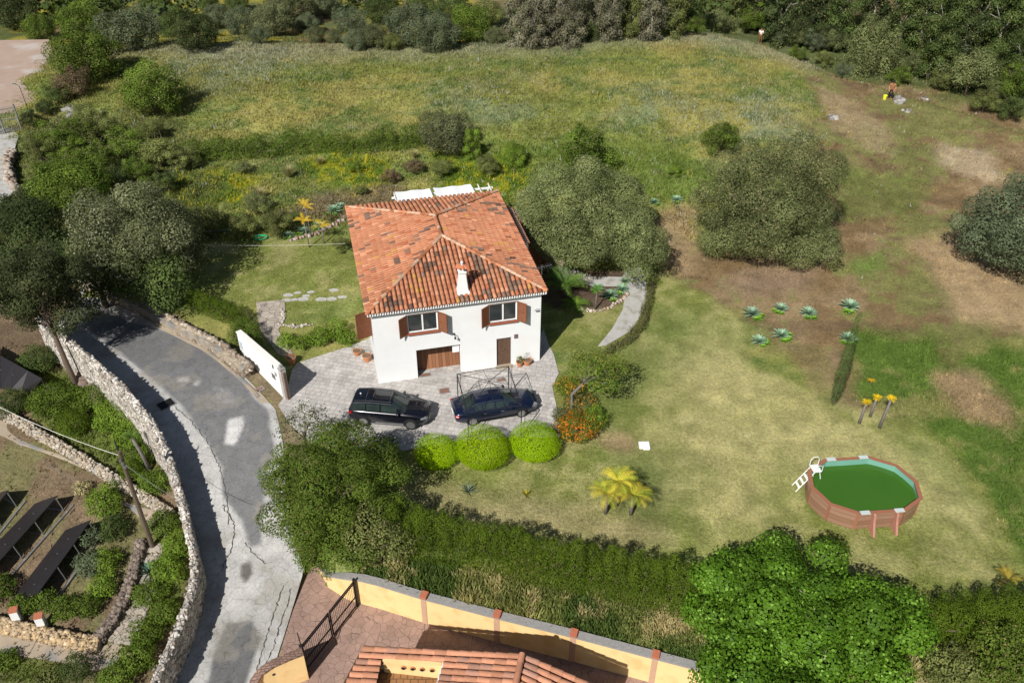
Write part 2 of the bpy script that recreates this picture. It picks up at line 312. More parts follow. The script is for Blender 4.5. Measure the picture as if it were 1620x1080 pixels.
def plank_mat(name, c1, c2, width, axis=0, rough=.6, gap=.5):
    """long boards: a stripe wave picks the joints, stretched noise the grain"""
    m = bpy.data.materials.new(name); t, N, L, b = nodes(m)
    tc = N.new('ShaderNodeTexCoord'); sp = N.new('ShaderNodeSeparateXYZ'); L.new(tc.outputs['Object'], sp.inputs[0])
    dv = N.new('ShaderNodeMath'); dv.operation = 'DIVIDE'; dv.inputs[1].default_value = width; L.new(sp.outputs[axis], dv.inputs[0])
    fr = N.new('ShaderNodeMath'); fr.operation = 'FRACT'; L.new(dv.outputs[0], fr.inputs[0]); fl = N.new('ShaderNodeMath'); fl.operation = 'FLOOR'; L.new(dv.outputs[0], fl.inputs[0])
    wn = N.new('ShaderNodeTexWhiteNoise'); wn.noise_dimensions = '1D'; L.new(fl.outputs[0], wn.inputs['W'])
    mp = N.new('ShaderNodeMapping'); s_ = [.6, .6, .6]; s_[axis] = 9; mp.inputs['Scale'].default_value = s_; L.new(tc.outputs['Object'], mp.inputs[0])
    n = N.new('ShaderNodeTexNoise'); n.inputs['Scale'].default_value = 2; n.inputs['Detail'].default_value = 7; L.new(mp.outputs[0], n.inputs['Vector'])
    ad = N.new('ShaderNodeMath'); ad.operation = 'MULTIPLY_ADD'; ad.inputs[1].default_value = .45; L.new(wn.outputs[0], ad.inputs[0])
    sb = N.new('ShaderNodeMath'); sb.operation = 'MULTIPLY'; sb.inputs[1].default_value = .7; L.new(n.outputs[0], sb.inputs[0]); L.new(sb.outputs[0], ad.inputs[2])
    mx = N.new('ShaderNodeMix'); mx.data_type = 'RGBA'; mx.inputs[6].default_value = (*c1, 1); mx.inputs[7].default_value = (*c2, 1); L.new(ad.outputs[0], mx.inputs[0])
    gt = N.new('ShaderNodeMath'); gt.operation = 'LESS_THAN'; gt.inputs[1].default_value = .08; L.new(fr.outputs[0], gt.inputs[0])
    m2 = N.new('ShaderNodeMix'); m2.data_type = 'RGBA'; L.new(mx.outputs[2], m2.inputs[6]); m2.inputs[7].default_value = (*[c*gap for c in c1], 1); L.new(gt.outputs[0], m2.inputs[0])
    L.new(m2.outputs[2], b.inputs['Base Color']); b.inputs['Roughness'].default_value = rough; b.inputs['Specular IOR Level'].default_value = .3
    return m
M['plate'] = mat('pale_plate', (.5, .56, .54), .5)
M['planks'] = plank_mat('garage_planks', (.13, .05, .025), (.34, .16, .08), .22)
M['poolwall'] = plank_mat('wood_look_pool_panel', (.19, .095, .05), (.36, .215, .15), .3, 2, .35, .85)

# ------------------------------------------------------------------ ground colours
def inside(poly, x, y):
    r = np.zeros(x.shape, bool); n = len(poly)
    for i in range(n):
        x1, y1 = poly[i][:2]; x2, y2 = poly[(i+1) % n][:2]
        if y1 == y2: continue
        c = ((y1 > y) != (y2 > y)) & (x < (x2-x1)*(y-y1)/(y2-y1)+x1); r ^= c
    return r
def mask(poly, x, y, soft=1., wob=1.5):
    wx = (fbm(x, y, 3.2, 3, 1)-.5)*wob*2; wy = (fbm(x, y, 3.2, 3, 2)-.5)*wob*2; s = 0
    for a in range(8):
        s = s+inside(poly, x+wx+soft*math.cos(a*2.4)*(.3+.1*a), y+wy+soft*math.sin(a*2.4)*(.3+.1*a))
    return s/8.
def lerp(a, b, t): return a*(1-t[..., None])+np.array(b)*t[..., None]
Z = {k: PP(v) for k, v in dict(
 lawn_left=[(300,388),(548,372),(600,470),(560,508),(450,520),(425,478),(372,482),(310,452)],
 lawn=[(850,495),(1000,420),(1050,440),(1130,470),(1185,520),(1190,580),(1320,640),(1440,660),(1500,720),(1600,880),(1585,915),(1440,955),(1100,880),(600,835),(640,735),(880,705),(900,560)],
 dry=[(1020,560),(1160,520),(1310,650),(1420,690),(1560,850),(1480,850),(1250,730),(1130,860),(1060,760),(1090,680)],
 lush=[(900,560),(1030,500),(1050,600),(1000,680),(930,690)],
 lush2=[(1000,720),(1090,740),(1070,850),(980,830)],
 dryfront=[(680,760),(980,800),(1060,850),(1040,880),(640,800)],
 soil=[(1040,330),(1130,400),(1300,330),(1270,110),(1400,130),(1640,200),(1640,560),(1560,560),(1490,700),(1330,640),(1190,500),(1030,440)],
 green_right=[(1340,520),(1480,530),(1500,590),(1560,540),(1640,560),(1640,900),(1590,880),(1500,720),(1420,650),(1340,620)],
 green_mid=[(1320,255),(1460,280),(1470,340),(1340,350)], green_small=[(1330,405),(1420,400),(1400,430),(1340,432)],
 tan1=[(1490,225),(1540,235),(1590,270),(1560,290),(1490,265)], tan2=[(1450,380),(1530,370),(1640,460),(1640,530),(1520,500),(1450,420)],
 tan3=[(1280,135),(1350,160),(1420,220),(1400,250),(1310,200)], patch1=[(1140,440),(1190,428),(1280,428),(1285,458),(1170,465)],
 patch2=[(1470,600),(1540,590),(1600,640),(1590,680),(1500,650)], patch3=[(940,690),(985,685),(1015,700),(1000,718),(955,715)],
 tan4=[(1040,330),(1100,325),(1110,400),(1050,440),(1035,400)],
 flowers1=[(255,290),(330,265),(420,280),(400,330),(270,345)], flowers2=[(500,235),(620,250),(640,290),(560,310),(470,260)], flowers3=[(690,240),(830,250),(860,300),(780,330),(700,300)],
 lushmead=[(640,280),(760,220),(1110,235),(1130,300),(1060,320),(780,310)],
 scrub=[(0,230),(90,180),(300,190),(330,240),(330,420),(250,430),(0,420)], brownbed=[(520,300),(640,285),(640,330),(540,350),(420,350)],
 blue1=[(980,150),(1080,140),(1090,210),(1000,220)], blue2=[(700,140),(820,130),(860,190),(740,200)], blue3=[(1100,190),(1230,140),(1290,230),(1180,250)], blue4=[(240,90),(420,70),(520,110),(330,150)],
 bed=[(860,430),(990,430),(985,480),(960,490),(880,490),(850,470)], redsoil=[(800,320),(870,420),(850,430),(830,400)],
 green_ll=[(30,560),(140,600),(260,720),(240,800),(180,740),(60,680)], green_ll2=[(250,830),(310,880),(270,1000),(180,1090),(150,1090),(180,1010),(220,930)],
 green_ll3=[(0,1040),(120,1050),(90,1090),(0,1090)], weeds=[(600,880),(1100,960),(1440,1005),(1660,990),(1660,1120),(1100,1110),(1100,1080),(560,940)]).items()}
def ground_col(x, y):
    x = np.asarray(x, float); y = np.asarray(y, float)
    n1 = fbm(x, y, 7, 4, 1); n2 = fbm(x, y, 2.3, 4, 2); n3 = fbm(x, y, .8, 3, 3); n4 = fbm(x, y, 16, 3, 4); st = fbm(x*.5+y*.25, y*1.6-x*.3, 2.4, 4, 8)
    c = np.zeros(x.shape+(3,))+np.array([.205, .225, .06])
    c = lerp(c, [.33, .29, .1], smooth((n1-.44)/.2)*.7); c = lerp(c, [.115, .175, .045], smooth((st-.49)/.12)*.75)
    c = lerp(c, [.33, .28, .13], smooth((st*.6+n3*.4-.53)/.16)*.45)
    c = lerp(c, [.25, .19, .07], smooth((n4-.55)/.12)*.3)
    for k in ('blue1', 'blue2', 'blue3', 'blue4'): c = lerp(c, [.21, .25, .16], mask(Z[k], x, y, 3, 3)*smooth((n2-.4)/.2)*.5)
    crest = np.interp(x, CRX, CRY)
    c = lerp(c, [.27, .26, .19], smooth((y-crest+7)/6)*(x > -45)*(x < 40)*.6)
    far = smooth((y-crest-1)/3); c = lerp(c, [.09, .11, .04], far*.9); c = lerp(c, [.26, .23, .04], far*smooth((n2-.47)/.12)*(x < -5)); c = lerp(c, [.25, .17, .1], far*smooth((n1-.55)/.1)*.7)
    c = lerp(c, [.13, .19, .035], mask(Z['lushmead'], x, y, 2, 3)*.75)
    for k in ('flowers1', 'flowers2', 'flowers3'):
        m_ = mask(Z[k], x, y, 1, 2); c = lerp(c, [.1, .16, .02], m_*.9); c = lerp(c, [.36, .31, .015], m_*smooth((n3*.7+n2*.3-.5)/.14)*.5)
    sc_ = mask(Z['scrub'], x, y, 2, 3); c = lerp(c, [.1, .12, .04], sc_*.8)
    c = lerp(c, [.19, .14, .09], mask(Z['brownbed'], x, y, 1, 1)*.8)
    s_ = mask(Z['soil'], x, y, 1.5, 2.5)
    sc2 = np.zeros(x.shape+(3,))+np.array([.215, .148, .075]); sc2 = lerp(sc2, [.3, .215, .12], smooth((n2-.42)/.22)); sc2 = lerp(sc2, [.16, .11, .065], smooth((st-.53)/.1)*.6); sc2 = lerp(sc2, [.17, .185, .058], smooth((n1*.5+n3*.3+n2*.2-.46)/.1)*.8)
    c = c*(1-s_[..., None])+sc2*s_[..., None]
    for k, v, a in (('green_mid', (.125, .15, .04), .75), ('green_small', (.12, .18, .04), .8), ('tan1', (.43, .34, .22), .85), ('tan2', (.38, .27, .155), .88), ('tan3', (.36, .28, .16), .6), ('tan4', (.34, .245, .14), .8), ('patch1', (.26, .185, .12), .9)):
        c = lerp(c, v, mask(Z[k], x, y, 1, 1.2)*a)
    g = mask(Z['green_right'], x, y, 1, 1.5); gc = np.zeros(x.shape+(3,))+np.array([.095, .15, .028]); gc = lerp(gc, [.2, .19, .07], smooth((n2*.6+n3*.4-.48)/.14)*.8); c = c*(1-g[..., None])+gc*g[..., None]
    c = lerp(c, [.32, .22, .13], mask(Z['patch2'], x, y, .8, 1)*.85)
    for k in ('lawn', 'lawn_left'):
        l = mask(Z[k], x, y, .5, .5); lc = np.zeros(x.shape+(3,))+np.array([.2, .225, .06])
        lc = lerp(lc, [.33, .3, .135], smooth((n2*.5+n3*.5-.45)/.16)*.6); lc = lerp(lc, [.13, .18, .042], smooth((n1-.5)/.2)*.6)
        if k == 'lawn':
            lc = lerp(lc, [.43, .385, .18], mask(Z['dry'], x, y, 2.5, 2)*.7); lc = lerp(lc, [.15, .185, .05], mask(Z['lush'], x, y, 1.5, 1.5)*.75); lc = lerp(lc, [.12, .155, .042], mask(Z['lush2'], x, y, 1.5, 1.5)*.75)
            lc = lerp(lc, [.33, .27, .15], mask(Z['dryfront'], x, y, 1, 1)*.6); lc = lerp(lc, [.36, .26, .15], mask(Z['patch3'], x, y, .5, .7)*.8)
        c = c*(1-l[..., None])+lc*l[..., None]
    c = lerp(c, [.12, .085, .06], mask(Z['bed'], x, y, .3, .3)); c = lerp(c, [.36, .15, .08], mask(Z['redsoil'], x, y, .3, .3))
    # strip behind the ochre wall, lower garden, bank
    w_ = mask(Z['weeds'], x, y, .4, .4); c = lerp(c, [.15, .17, .05], w_*.9); c = lerp(c, [.36, .29, .16], w_*smooth((n3-.55)/.12)*.7)
    low = ((x < xW(y)) & (y < 56))*1.; c = lerp(c, [.17, .12, .08], low*.95); c = lerp(c, [.15, .15, .06], low*smooth((n2-.52)/.12)*.7)
    for k in ('green_ll', 'green_ll2', 'green_ll3'): c = lerp(c, [.1, .14, .025], mask(Z[k], x, y, .5, .6)*.85)
    bank = ((x > xR(y)) & (x < xR(y)+1.5) & (y < 56) & (x < -11))*1.; c = lerp(c, [.2, .14, .1], bank*.8)
    c = c*(.72+.56*n3)[..., None]
    return np.clip(c, .01, .8)
def spaced(a0, a1, lo, hi, d, g):
    v = list(np.arange(lo, hi+d/2, d)); s = d; q = lo
    while q > a0: s *= g; q -= s; v.insert(0, q)
    s = d; q = hi
    while q < a1: s *= g; q += s; v.append(q)
    return np.array(v)
gx = spaced(-230, 230, -34, 34, .26, 1.035); gy = spaced(4, 330, 19, 66, .26, 1.02)
XX, YY = np.meshgrid(gx, gy); ZZ = hz(XX, YY); nx, ny = len(gx), len(gy)
idx = np.arange(nx*ny).reshape(ny, nx)
FF = np.stack([idx[:-1, :-1], idx[:-1, 1:], idx[1:, 1:], idx[1:, :-1]], -1).reshape(-1, 4)
me = np_mesh('ground', np.stack([XX, YY, ZZ], -1).reshape(-1, 3), FF, ground_col(XX, YY).reshape(-1, 3), True)
tag(link('ground', me, M['ground']), kind='structure')

# ------------------------------------------------------------------ roads, paths, paving
def road_col(x, y):
    n2 = fbm(x, y, 1.6, 4, 12); n3 = fbm(x, y, .4, 3, 13)
    c = np.zeros(x.shape+(3,))+np.array([.46, .45, .43]); c = lerp(c, [.33, .325, .315], smooth((n2-.45)/.2)*.5)
    for poly, v in ROADP: c = lerp(c, v, mask(poly, x, y, .12, .28))
    c = lerp(c, [.3, .27, .22], smooth((n2-.6)/.06)*.4)
    return c*(.85+.3*n3)[..., None]
ROADP = [(np.array([solve(a, b, road_z) for a, b in p]), v) for p, v in [
 ([(90,460),(150,478),(200,505),(300,535),(385,610),(425,660),(432,720),(415,790),(412,865),(395,870),(385,830),(357,790),(350,740),(320,690),(285,640),(230,590),(170,540),(80,490)], (.175, .175, .176)),
 ([(356,988),(395,985),(412,1010),(400,1040),(380,1100),(322,1100),(335,1040)], (.15, .15, .15)),
 ([(380,895),(395,893),(398,910),(385,926),(378,915)], (.14, .13, .12)),
 ([(360,664),(382,660),(385,675),(370,705),(352,702)], (.56, .55, .53)), ([(280,596),(297,597),(294,604),(281,603)], (.42, .41, .4)), ([(305,603),(314,602),(311,611),(303,610)], (.42, .41, .4)),
 ([(182,495),(215,500),(243,512),(230,516),(200,510)], (.4, .38, .35)), ([(335,615),(365,620),(370,640),(345,640)], (.24, .235, .24))]]
ys = np.arange(19, 57, .14); nu = 46; u = np.linspace(0, 1, nu)
RX = xW(ys)[:, None]*(1-u)+(xR(ys)+.0)[:, None]*u; RY = np.repeat(ys[:, None], nu, 1); RZ = np.repeat((road_z(ys)+.045)[:, None], nu, 1)
idx = np.arange(RX.size).reshape(RX.shape); FF = np.stack([idx[:-1, :-1], idx[:-1, 1:], idx[1:, 1:], idx[1:, :-1]], -1).reshape(-1, 4)
tag(link('road', np_mesh('road', np.stack([RX, RY, RZ], -1).reshape(-1, 3), FF, road_col(RX, RY).reshape(-1, 3), True), M['road']), kind='structure')
def slab(name, px, mt, z0=None, thick=.05, off=.0):
    p = PP(px) if not isinstance(px, np.ndarray) else px
    b = MB(); zt = [(z0 if z0 is not None else q[2])+thick+off for q in p]; b.prism([(q[0], q[1]) for q in p], [z-thick-.08 for z in zt], zt)
    return tag(b.build(name, mt), kind='structure')
def flat(px, z): return np.array([G(a, b, z) for a, b in px])
slab('house_paving', flat([(452,625),(462,585),(470,574),(560,545),(600,528),(852,535),(860,520),(868,545),(876,560),(884,590),(874,612),(880,640),(886,690),(800,690),(700,700),(600,720),(520,720),(460,672),(440,640)], .06), M['paving'], 0, .06)
slab('neighbour_driveway', flat([(483,900),(505,897),(560,935),(1200,1095),(1200,1300),(300,1300),(425,1090),(442,1035)], -2.17), M['redpave'], -2.23, .06)
slab('garden_path', flat([(868,420),(905,425),(940,437),(985,438),(992,425),(1012,422),(1022,440),(1024,470),(1014,500),(996,524),(960,545),(946,547),(968,520),(985,490),(989,465),(984,452),(940,452),(880,438)], .05), M['concrete'], 0, .05)
slab('house_side_terrace', flat([(812,330),(835,370),(872,430),(905,440),(900,425),(840,340)], .04), M['dirtpath'], 0, .045)
slab('stone_steps_terrace', flat([(405,478),(450,474),(452,500),(440,522),(470,570),(440,560),(410,520)], .05), M['flag'], 0, .05)
def ribbon(name, px, wd, mt, dz=.06):
    q = np.array([solve(a, b_, road_z) for a, b_ in px]); L_ = np.concatenate([[0], np.cumsum(np.linalg.norm(np.diff(q[:, :2], axis=0), axis=1))]); t = np.arange(0, L_[-1], .12); x = np.interp(t, L_, q[:, 0])+RNG.normal(0, .035, len(t)); y = np.interp(t, L_, q[:, 1])+RNG.normal(0, .035, len(t)); V = []
    for i in range(len(t)):
        w_ = wd*RNG.uniform(.3, 1.3); V += [(x[i]-w_/2, y[i], road_z(y[i])+dz), (x[i]+w_/2, y[i]+.02, road_z(y[i])+dz)]
    b = MB(); b.add(V, [(2*i, 2*i+1, 2*i+3, 2*i+2) for i in range(len(t)-1)]); return tag(b.build(name, mt), kind='structure')
M['crack'] = mat('crack_dirt', (.07, .065, .06), .95, var=.3)
for q_ in ([(448, 925), (441, 950), (432, 975), (424, 1005), (412, 1040), (404, 1070)], [(462, 930), (452, 965), (440, 1000), (428, 1035), (415, 1062)], [(388, 860), (404, 880), (420, 893), (452, 880)], [(352, 800), (372, 830), (366, 870), (350, 905)]): ribbon('road_crack', q_, .06, M['crack'])
ribbon('road_joint', [(262, 632), (300, 664), (330, 702), (350, 745), (360, 790), (362, 835)], .05, M['crack'])
ribbon('road_joint', [(300, 720), (380, 690), (440, 662)], .025, M['crack'])
# kerb along the lane below the entrance wall
def strip_along(name, px, w0, h, mt, zoff=0, f=None, parent=None, rough=0, seg=.5, cols=None):
    """rubble or rendered wall following a polyline: px points at its foot line"""
    pts = px if isinstance(px, np.ndarray) else PP(px)
    L_ = [0]
    for i in range(1, len(pts)): L_.append(L_[-1]+float(np.linalg.norm(pts[i]-pts[i-1])))
    n = max(2, int(L_[-1]/seg)); t = np.linspace(0, L_[-1], n+1)
    q = np.stack([np.interp(t, L_, pts[:, k]) for k in range(3)], 1); d = np.gradient(q, axis=0); nn = np.stack([-d[:, 1], d[:, 0]], 1); nn /= np.linalg.norm(nn, axis=1)[:, None]+1e-9
    hh = h if hasattr(h, '__len__') else [h]*len(pts); hh = np.interp(t, L_, hh)
    prof = [(-.5, -1), (-.5, 0), (-.5, .5), (-.46, .97), (-.25, 1), (0, 1.01), (.25, 1), (.46, .97), (.5, .5), (.5, 0), (.5, -1)]
    V = []
    for i in range(n+1):
        for a, b_ in prof:
            j = rough*(random.random()-.5); j2 = rough*(random.random()-.5)
            z = q[i, 2]+zoff+(b_*hh[i] if b_ > 0 else b_*.5)+j2
            V.append((q[i, 0]+nn[i, 0]*(a*w0+j), q[i, 1]+nn[i, 1]*(a*w0+j), z))
    m = len(prof); Fs = [(i*m+k, (i+1)*m+k, (i+1)*m+k+1, i*m+k+1) for i in range(n) for k in range(m-1)]; Fs += [tuple(range(m))[::-1], tuple(range(n*m, (n+1)*m))]
    b = MB(); b.add(V, Fs); return b.build(name, mt, parent)
slab('lane_gutter', np.array([[xR(y)-(.0 if s else .55), y, road_z(y)+.05] for s, yy in ((0, np.linspace(41, 52, 12)), (1, np.linspace(52, 41, 12))) for y in yy]), M['dirtpath'], None, .02)

def stones_on(parent, pts, nper, r0, r1, name='stone_facing', spread=.2, pal=((.42,.36,.28),(.6,.56,.5),(.25,.22,.2)), top=None, mt=None, hrange=(0, 1), side=None):
    """many small angular stones set into a wall's faces: one part"""
    V = []; Fq = []; C = []
    cube = np.array([(-1,-1,-1),(1,-1,-1),(1,1,-1),(-1,1,-1),(-1,-1,1),(1,-1,1),(1,1,1),(-1,1,1)], float)
    fq = np.array([(3,2,1,0),(4,5,6,7),(0,1,5,4),(1,2,6,5),(2,3,7,6),(3,0,4,7)])
    for i, p in enumerate(pts):
        r = RNG.uniform(r0, r1); R = Matrix.Rotation(RNG.uniform(0, 6.3), 3, (RNG.normal(), RNG.normal(), RNG.normal()+.01))
        q = (cube*RNG.uniform(.6, 1.1, (1, 3))*r+RNG.normal(0, .16*r, (8, 3)))@np.array(R)+p
        a = np.array(pal[RNG.integers(len(pal))])*RNG.uniform(.7, 1.15); V.append(q); Fq.append(fq+8*i); C.append(np.repeat(a[None], 8, 0))
    me = np_mesh(name, np.concatenate(V), np.concatenate(Fq), np.concatenate(C)); return link(name, me, mt or M['stone'], parent)
# lane parapet of rubble, curving down the west side
n = 260; o_ = np.argsort(-WALL[:, 1]); ty = np.linspace(WALL[:, 1].max(), WALL[:, 1].min(), n); wx = xW(ty)
wl = empty('rubble_parapet_wall', (wx[90], ty[90], road_z(ty[90])), 0, 'long curved rubble stone wall between the lane and the lower garden', 'wall')
base = np.stack([wx-wl.location.x, ty-wl.location.y, road_z(ty)-1.8-wl.location.z], 1)
def wallbody(name, base, w0, h, par, mt):
    o = strip_along(name, base, w0, h, mt, 0, parent=par, rough=.06, seg=.3); return o
gz = (road_z(ty)-hz(wx-1, ty)); wb = wallbody('wall_core', base, .44, 3.61, wl, pattern_mat('rubble_facing', (.34, .3, .25), (.7, .66, .6), (.09, .075, .065), 1, 1, .09, stone=3.7, var=.35, bump=1))
pts = []
Ls = np.concatenate([[0], np.cumsum(np.hypot(np.diff(wx), np.diff(ty)))])
for k in range(1100):
    l = RNG.uniform(0, Ls[-1]); i = min(np.searchsorted(Ls, l), n-1); y = np.interp(l, Ls, ty); x = float(np.interp(l, Ls, wx)); j = max(1, min(n-2, i)); d = np.array([wx[j+1]-wx[j-1], ty[j+1]-ty[j-1]]); d /= np.linalg.norm(d); nrm = np.array([-d[1], d[0]])
    if RNG.random() < .42: s = RNG.uniform(-.2, .2); z = float(road_z(y))+WALL_H+RNG.uniform(-.05, .0)
    else:
        s = RNG.choice([-.2, .2]); z = float(road_z(y))+WALL_H-RNG.uniform(0, 2.8)
    pts.append(np.array([x+nrm[0]*s-wl.location.x, y+nrm[1]*s-wl.location.y, z-wl.location.z]))
stones_on(wl, pts, 1, .04, .085, pal=((.42, .38, .33), (.6, .56, .5), (.2, .17, .15), (.3, .24, .19), (.5, .44, .36)))

# ================================================================== HOUSE
HX, HY, HYAW = -8.301, 42.879, .239
HW, HD, HE, HR, HO = 10.38, 13.12, 5.45, 6.98, .3
hc, hs = math.cos(HYAW), math.sin(HYAW)
def HL(lx, ly, z=0): return np.array([HX+lx*hc-ly*hs, HY+lx*hs+ly*hc, z])
house = empty('white_house', (HX, HY, 0), HYAW, 'two storey white house with hipped clay tile roof beside the paved drive', 'house')
def wall_with_holes(b, x0, x1, z0, z1, y, th, holes):
    """front wall cells around openings, as one skin with reveals"""
    xs = sorted({x0, x1, *[h[0] for h in holes], *[h[1] for h in holes]}); zs = sorted({z0, z1, *[h[2] for h in holes], *[h[3] for h in holes]})
    V = {}; 
    def vid(i, k, yy):
        if (i, k, yy) not in V: V[(i, k, yy)] = len(b.v); b.v.append((xs[i], yy, zs[k]))
        return V[(i, k, yy)]
    solid = lambda i, k: 0 <= i < len(xs)-1 and 0 <= k < len(zs)-1 and not any(h[0] <= xs[i] < h[1] and h[2] <= zs[k] < h[3] for h in holes)
    for i in range(len(xs)-1):
        for k in range(len(zs)-1):
            if not solid(i, k): continue
            b.f.append((vid(i, k, y), vid(i+1, k, y), vid(i+1, k+1, y), vid(i, k+1, y))); b.f.append((vid(i, k+1, y+th), vid(i+1, k+1, y+th), vid(i+1, k, y+th), vid(i, k, y+th)))
            for di, dk, a, c_ in ((-1, 0, (i, k), (i, k+1)), (1, 0, (i+1, k+1), (i+1, k)), (0, 1, (i, k+1), (i+1, k+1)), (0, -1, (i+1, k), (i, k))):
                if not solid(i+di, k+dk): b.f.append((vid(*a, y), vid(*c_, y), vid(*c_, y+th), vid(*a, y+th)))
HOLES = [(2.08, 3.92, 3.55, 4.86), (7.1, 8.85, 3.5, 4.84), (7.55, 8.5, 0, 2.24), (2.48, 5.24, -.3, 2.22)]
b = MB(); wall_with_holes(b, 0, HW, -.3, HE, 0, .3, HOLES)
for (x0, y0, x1, y1) in ((0, .3, .3, HD), (HW-.3, .3, HW, HD), (.3, HD-.3, HW-.3, HD)):
    b.box(((x0+x1)/2, (y0+y1)/2, (HE-.3)/2-.0), (x1-x0, y1-y0, HE+.3))
b.build('wall', M['white'], house)
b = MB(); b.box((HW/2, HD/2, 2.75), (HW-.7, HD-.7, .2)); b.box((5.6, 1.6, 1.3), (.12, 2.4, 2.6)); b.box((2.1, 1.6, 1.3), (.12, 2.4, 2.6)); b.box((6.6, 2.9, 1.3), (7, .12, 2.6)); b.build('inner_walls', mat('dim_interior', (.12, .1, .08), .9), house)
# roof: deck, barrel tiles laid in rows, ridge and hip caps
A0, A1, B0, B1 = -HO, HW+HO, -HO, HD+HO
RL = (A1-A0)/2; RS = B0+RL; RE = B1-RL
ZE = HE+.02; SL = (HR-ZE)/RL
b = MB(); e = .12
for q in ([(A0, B0), (A1, B0), (HW/2, RS)], [(A1, B0), (A1, B1), (HW/2, RE), (HW/2, RS)], [(A1, B1), (A0, B1), (HW/2, RE)], [(A0, B1), (A0, B0), (HW/2, RS), (HW/2, RE)]):
    V = [(x, y, HR if x == HW/2 else ZE) for x, y in q]; V2 = [(x, y, z-.09) for x, y, z in V]; k = len(V)
    b.add(V+V2, [tuple(range(k)), tuple(range(k, 2*k))[::-1]]+[(i, (i+1) % k, k+(i+1) % k, k+i)[::-1] for i in range(k)])
rootile = b.build('roof', mat('mortar_bed', (.1, .045, .025), .95, var=.3), house)
def barrel(V, Fq, C, a, bb, r0, r1, up, col, n=5):
    """one half-round tile from a (low end, wider) to bb"""
    d = bb-a; d = d/np.linalg.norm(d); sd_ = np.cross(d, up); sd_ /= np.linalg.norm(sd_); nn = np.cross(sd_, d); k0 = len(V)
    for p, r in ((a, r0), (bb, r1)):
        for i in range(n+1): t = math.pi*i/n; V.append(p+sd_*r*math.cos(t)+nn*r*math.sin(t)*.85)
    for i in range(n): Fq.append((k0+i, k0+i+1, k0+n+2+i, k0+n+1+i))
    # dark mouth of the tile
    C += [col]*(2*(n+1))
def a_x(x, y, k): return (x*hc+y*hs) if k == 0 else (-x*hs+y*hc)
def tile_col(x, y, seed=0, dark=1.):
    base = np.array([.47, .2, .108]); t = random.random()
    c = base*(.93+.14*t)*(.8+.4*float(fbm(np.array([a_x(x, y, 0)]), np.array([a_x(x, y, 1)]), 2.2, 3, 33)[0]))
    if random.random() < .12: c = np.array([.54, .26, .15])*(.9+.25*random.random())
    if random.random() < .1: c = np.array([.4, .14, .07])
    s = float(fbm(np.array([(x*hc+y*hs)*(.45 if seed in (40, 120) else 1.3)+seed]), np.array([(-x*hs+y*hc)*(1.5 if seed in (40, 120) else .6)]), .9, 3, 21)[0])
    if s > .6 and random.random() < .5*dark: c = np.array([.17, .105, .075])*(.8+.8*random.random())
    if random.random() < .03*dark: c = c*.55
    if s < .37 and random.random() < .1: c = np.array([.5, .26, .08])
    return tuple(c)
def tile_rows(V, Fq, C, e0, e1, peak0, peak1, up, pitch=.255, tl=.4, r=.086, seed=0, dark=1.):
    """rows run from the eave e0-e1 up to the ridge peak0-peak1 (same when a triangle)"""
    e0, e1, peak0, peak1 = [np.array(q, float) for q in (e0, e1, peak0, peak1)]
    ex = e1-e0; L_ = np.linalg.norm(ex); ex /= L_; up = np.array(up, float); upv = (peak0-e0)-ex*np.dot(peak0-e0, ex); H_ = np.linalg.norm(upv); upv /= H_
    s0 = np.dot(peak0-e0, ex); s1 = np.dot(peak1-e0, ex); nn = np.cross(ex, upv); nn = nn if nn[2] > 0 else -nn
    k = int(L_/pitch); pitch = L_/k
    for i in range(k):
        s = (i+.5)*pitch; h = H_*min(1, s/s0 if s0 > 0 else 1, (L_-s)/(L_-s1) if L_ > s1 else 1); m = max(1, int(round(h/tl+.3)))
        for j in range(m):
            a = e0+ex*(s+random.uniform(-.008, .008))+upv*(j*tl-.04)+nn*.035; l = min(tl+.05, h-j*tl+.12)
            if l < .08: continue
            bb = a+upv*l-nn*.03+ex*random.uniform(-.01, .01); barrel(V, Fq, C, a, bb, r+.012, r-.008, nn, tile_col(a[0], a[1], seed, dark))
V, Fq, C = [], [], []
P0 = (HW/2, RS, HR); P1 = (HW/2, RE, HR)
tile_rows(V, Fq, C, (A0, B0, ZE), (A1, B0, ZE), P0, P0, (0, 0, 1), pitch=.275, r=.108, seed=0)
tile_rows(V, Fq, C, (A1, B0, ZE), (A1, B1, ZE), P0, P1, (0, 0, 1), seed=40, dark=1.2)
tile_rows(V, Fq, C, (A1, B1, ZE), (A0, B1, ZE), P1, P1, (0, 0, 1), pitch=.3, r=.118, seed=80)
tile_rows(V, Fq, C, (A0, B1, ZE), (A0, B0, ZE), P1, P0, (0, 0, 1), seed=120, dark=.55)
link('roof_tiles', np_mesh('roof_tiles', V, Fq, C), M['tile'], rootile)
V, Fq, C = [], [], []
for a, q, n_ in (((A0, B0, ZE), P0, 1), ((A1, B0, ZE), P0, 1), ((A1, B1, ZE), P1, 1), ((A0, B1, ZE), P1, 1), (P0, P1, 1)):
    a = np.array(a)+[0, 0, .1]; q = np.array(q)+[0, 0, .12]; L_ = np.linalg.norm(q-a); m = int(L_/.36); d = (q-a)/m
    for j in range(m):
        c = np.array([.52, .33, .22])*random.uniform(.8, 1.15) if random.random() < .55 else np.array([.5, .2, .1])*random.uniform(.6, 1.1)
        barrel(V, Fq, C, a+d*j, a+d*(j+1.12)-np.array([0, 0, .02]), .13, .11, np.array([0, 0, 1.]), tuple(c))
link('ridge_tiles', np_mesh('ridge_tiles', V, Fq, C), M['tile'], rootile)
b = MB()
for i in range(int((A1-A0)/.15)):                                    # white scalloped plaster under the front tiles
    b.lathe([(.045, 0), (.045, .12)], (A0+.08+i*.15, B0-.015, ZE-.1), 6)
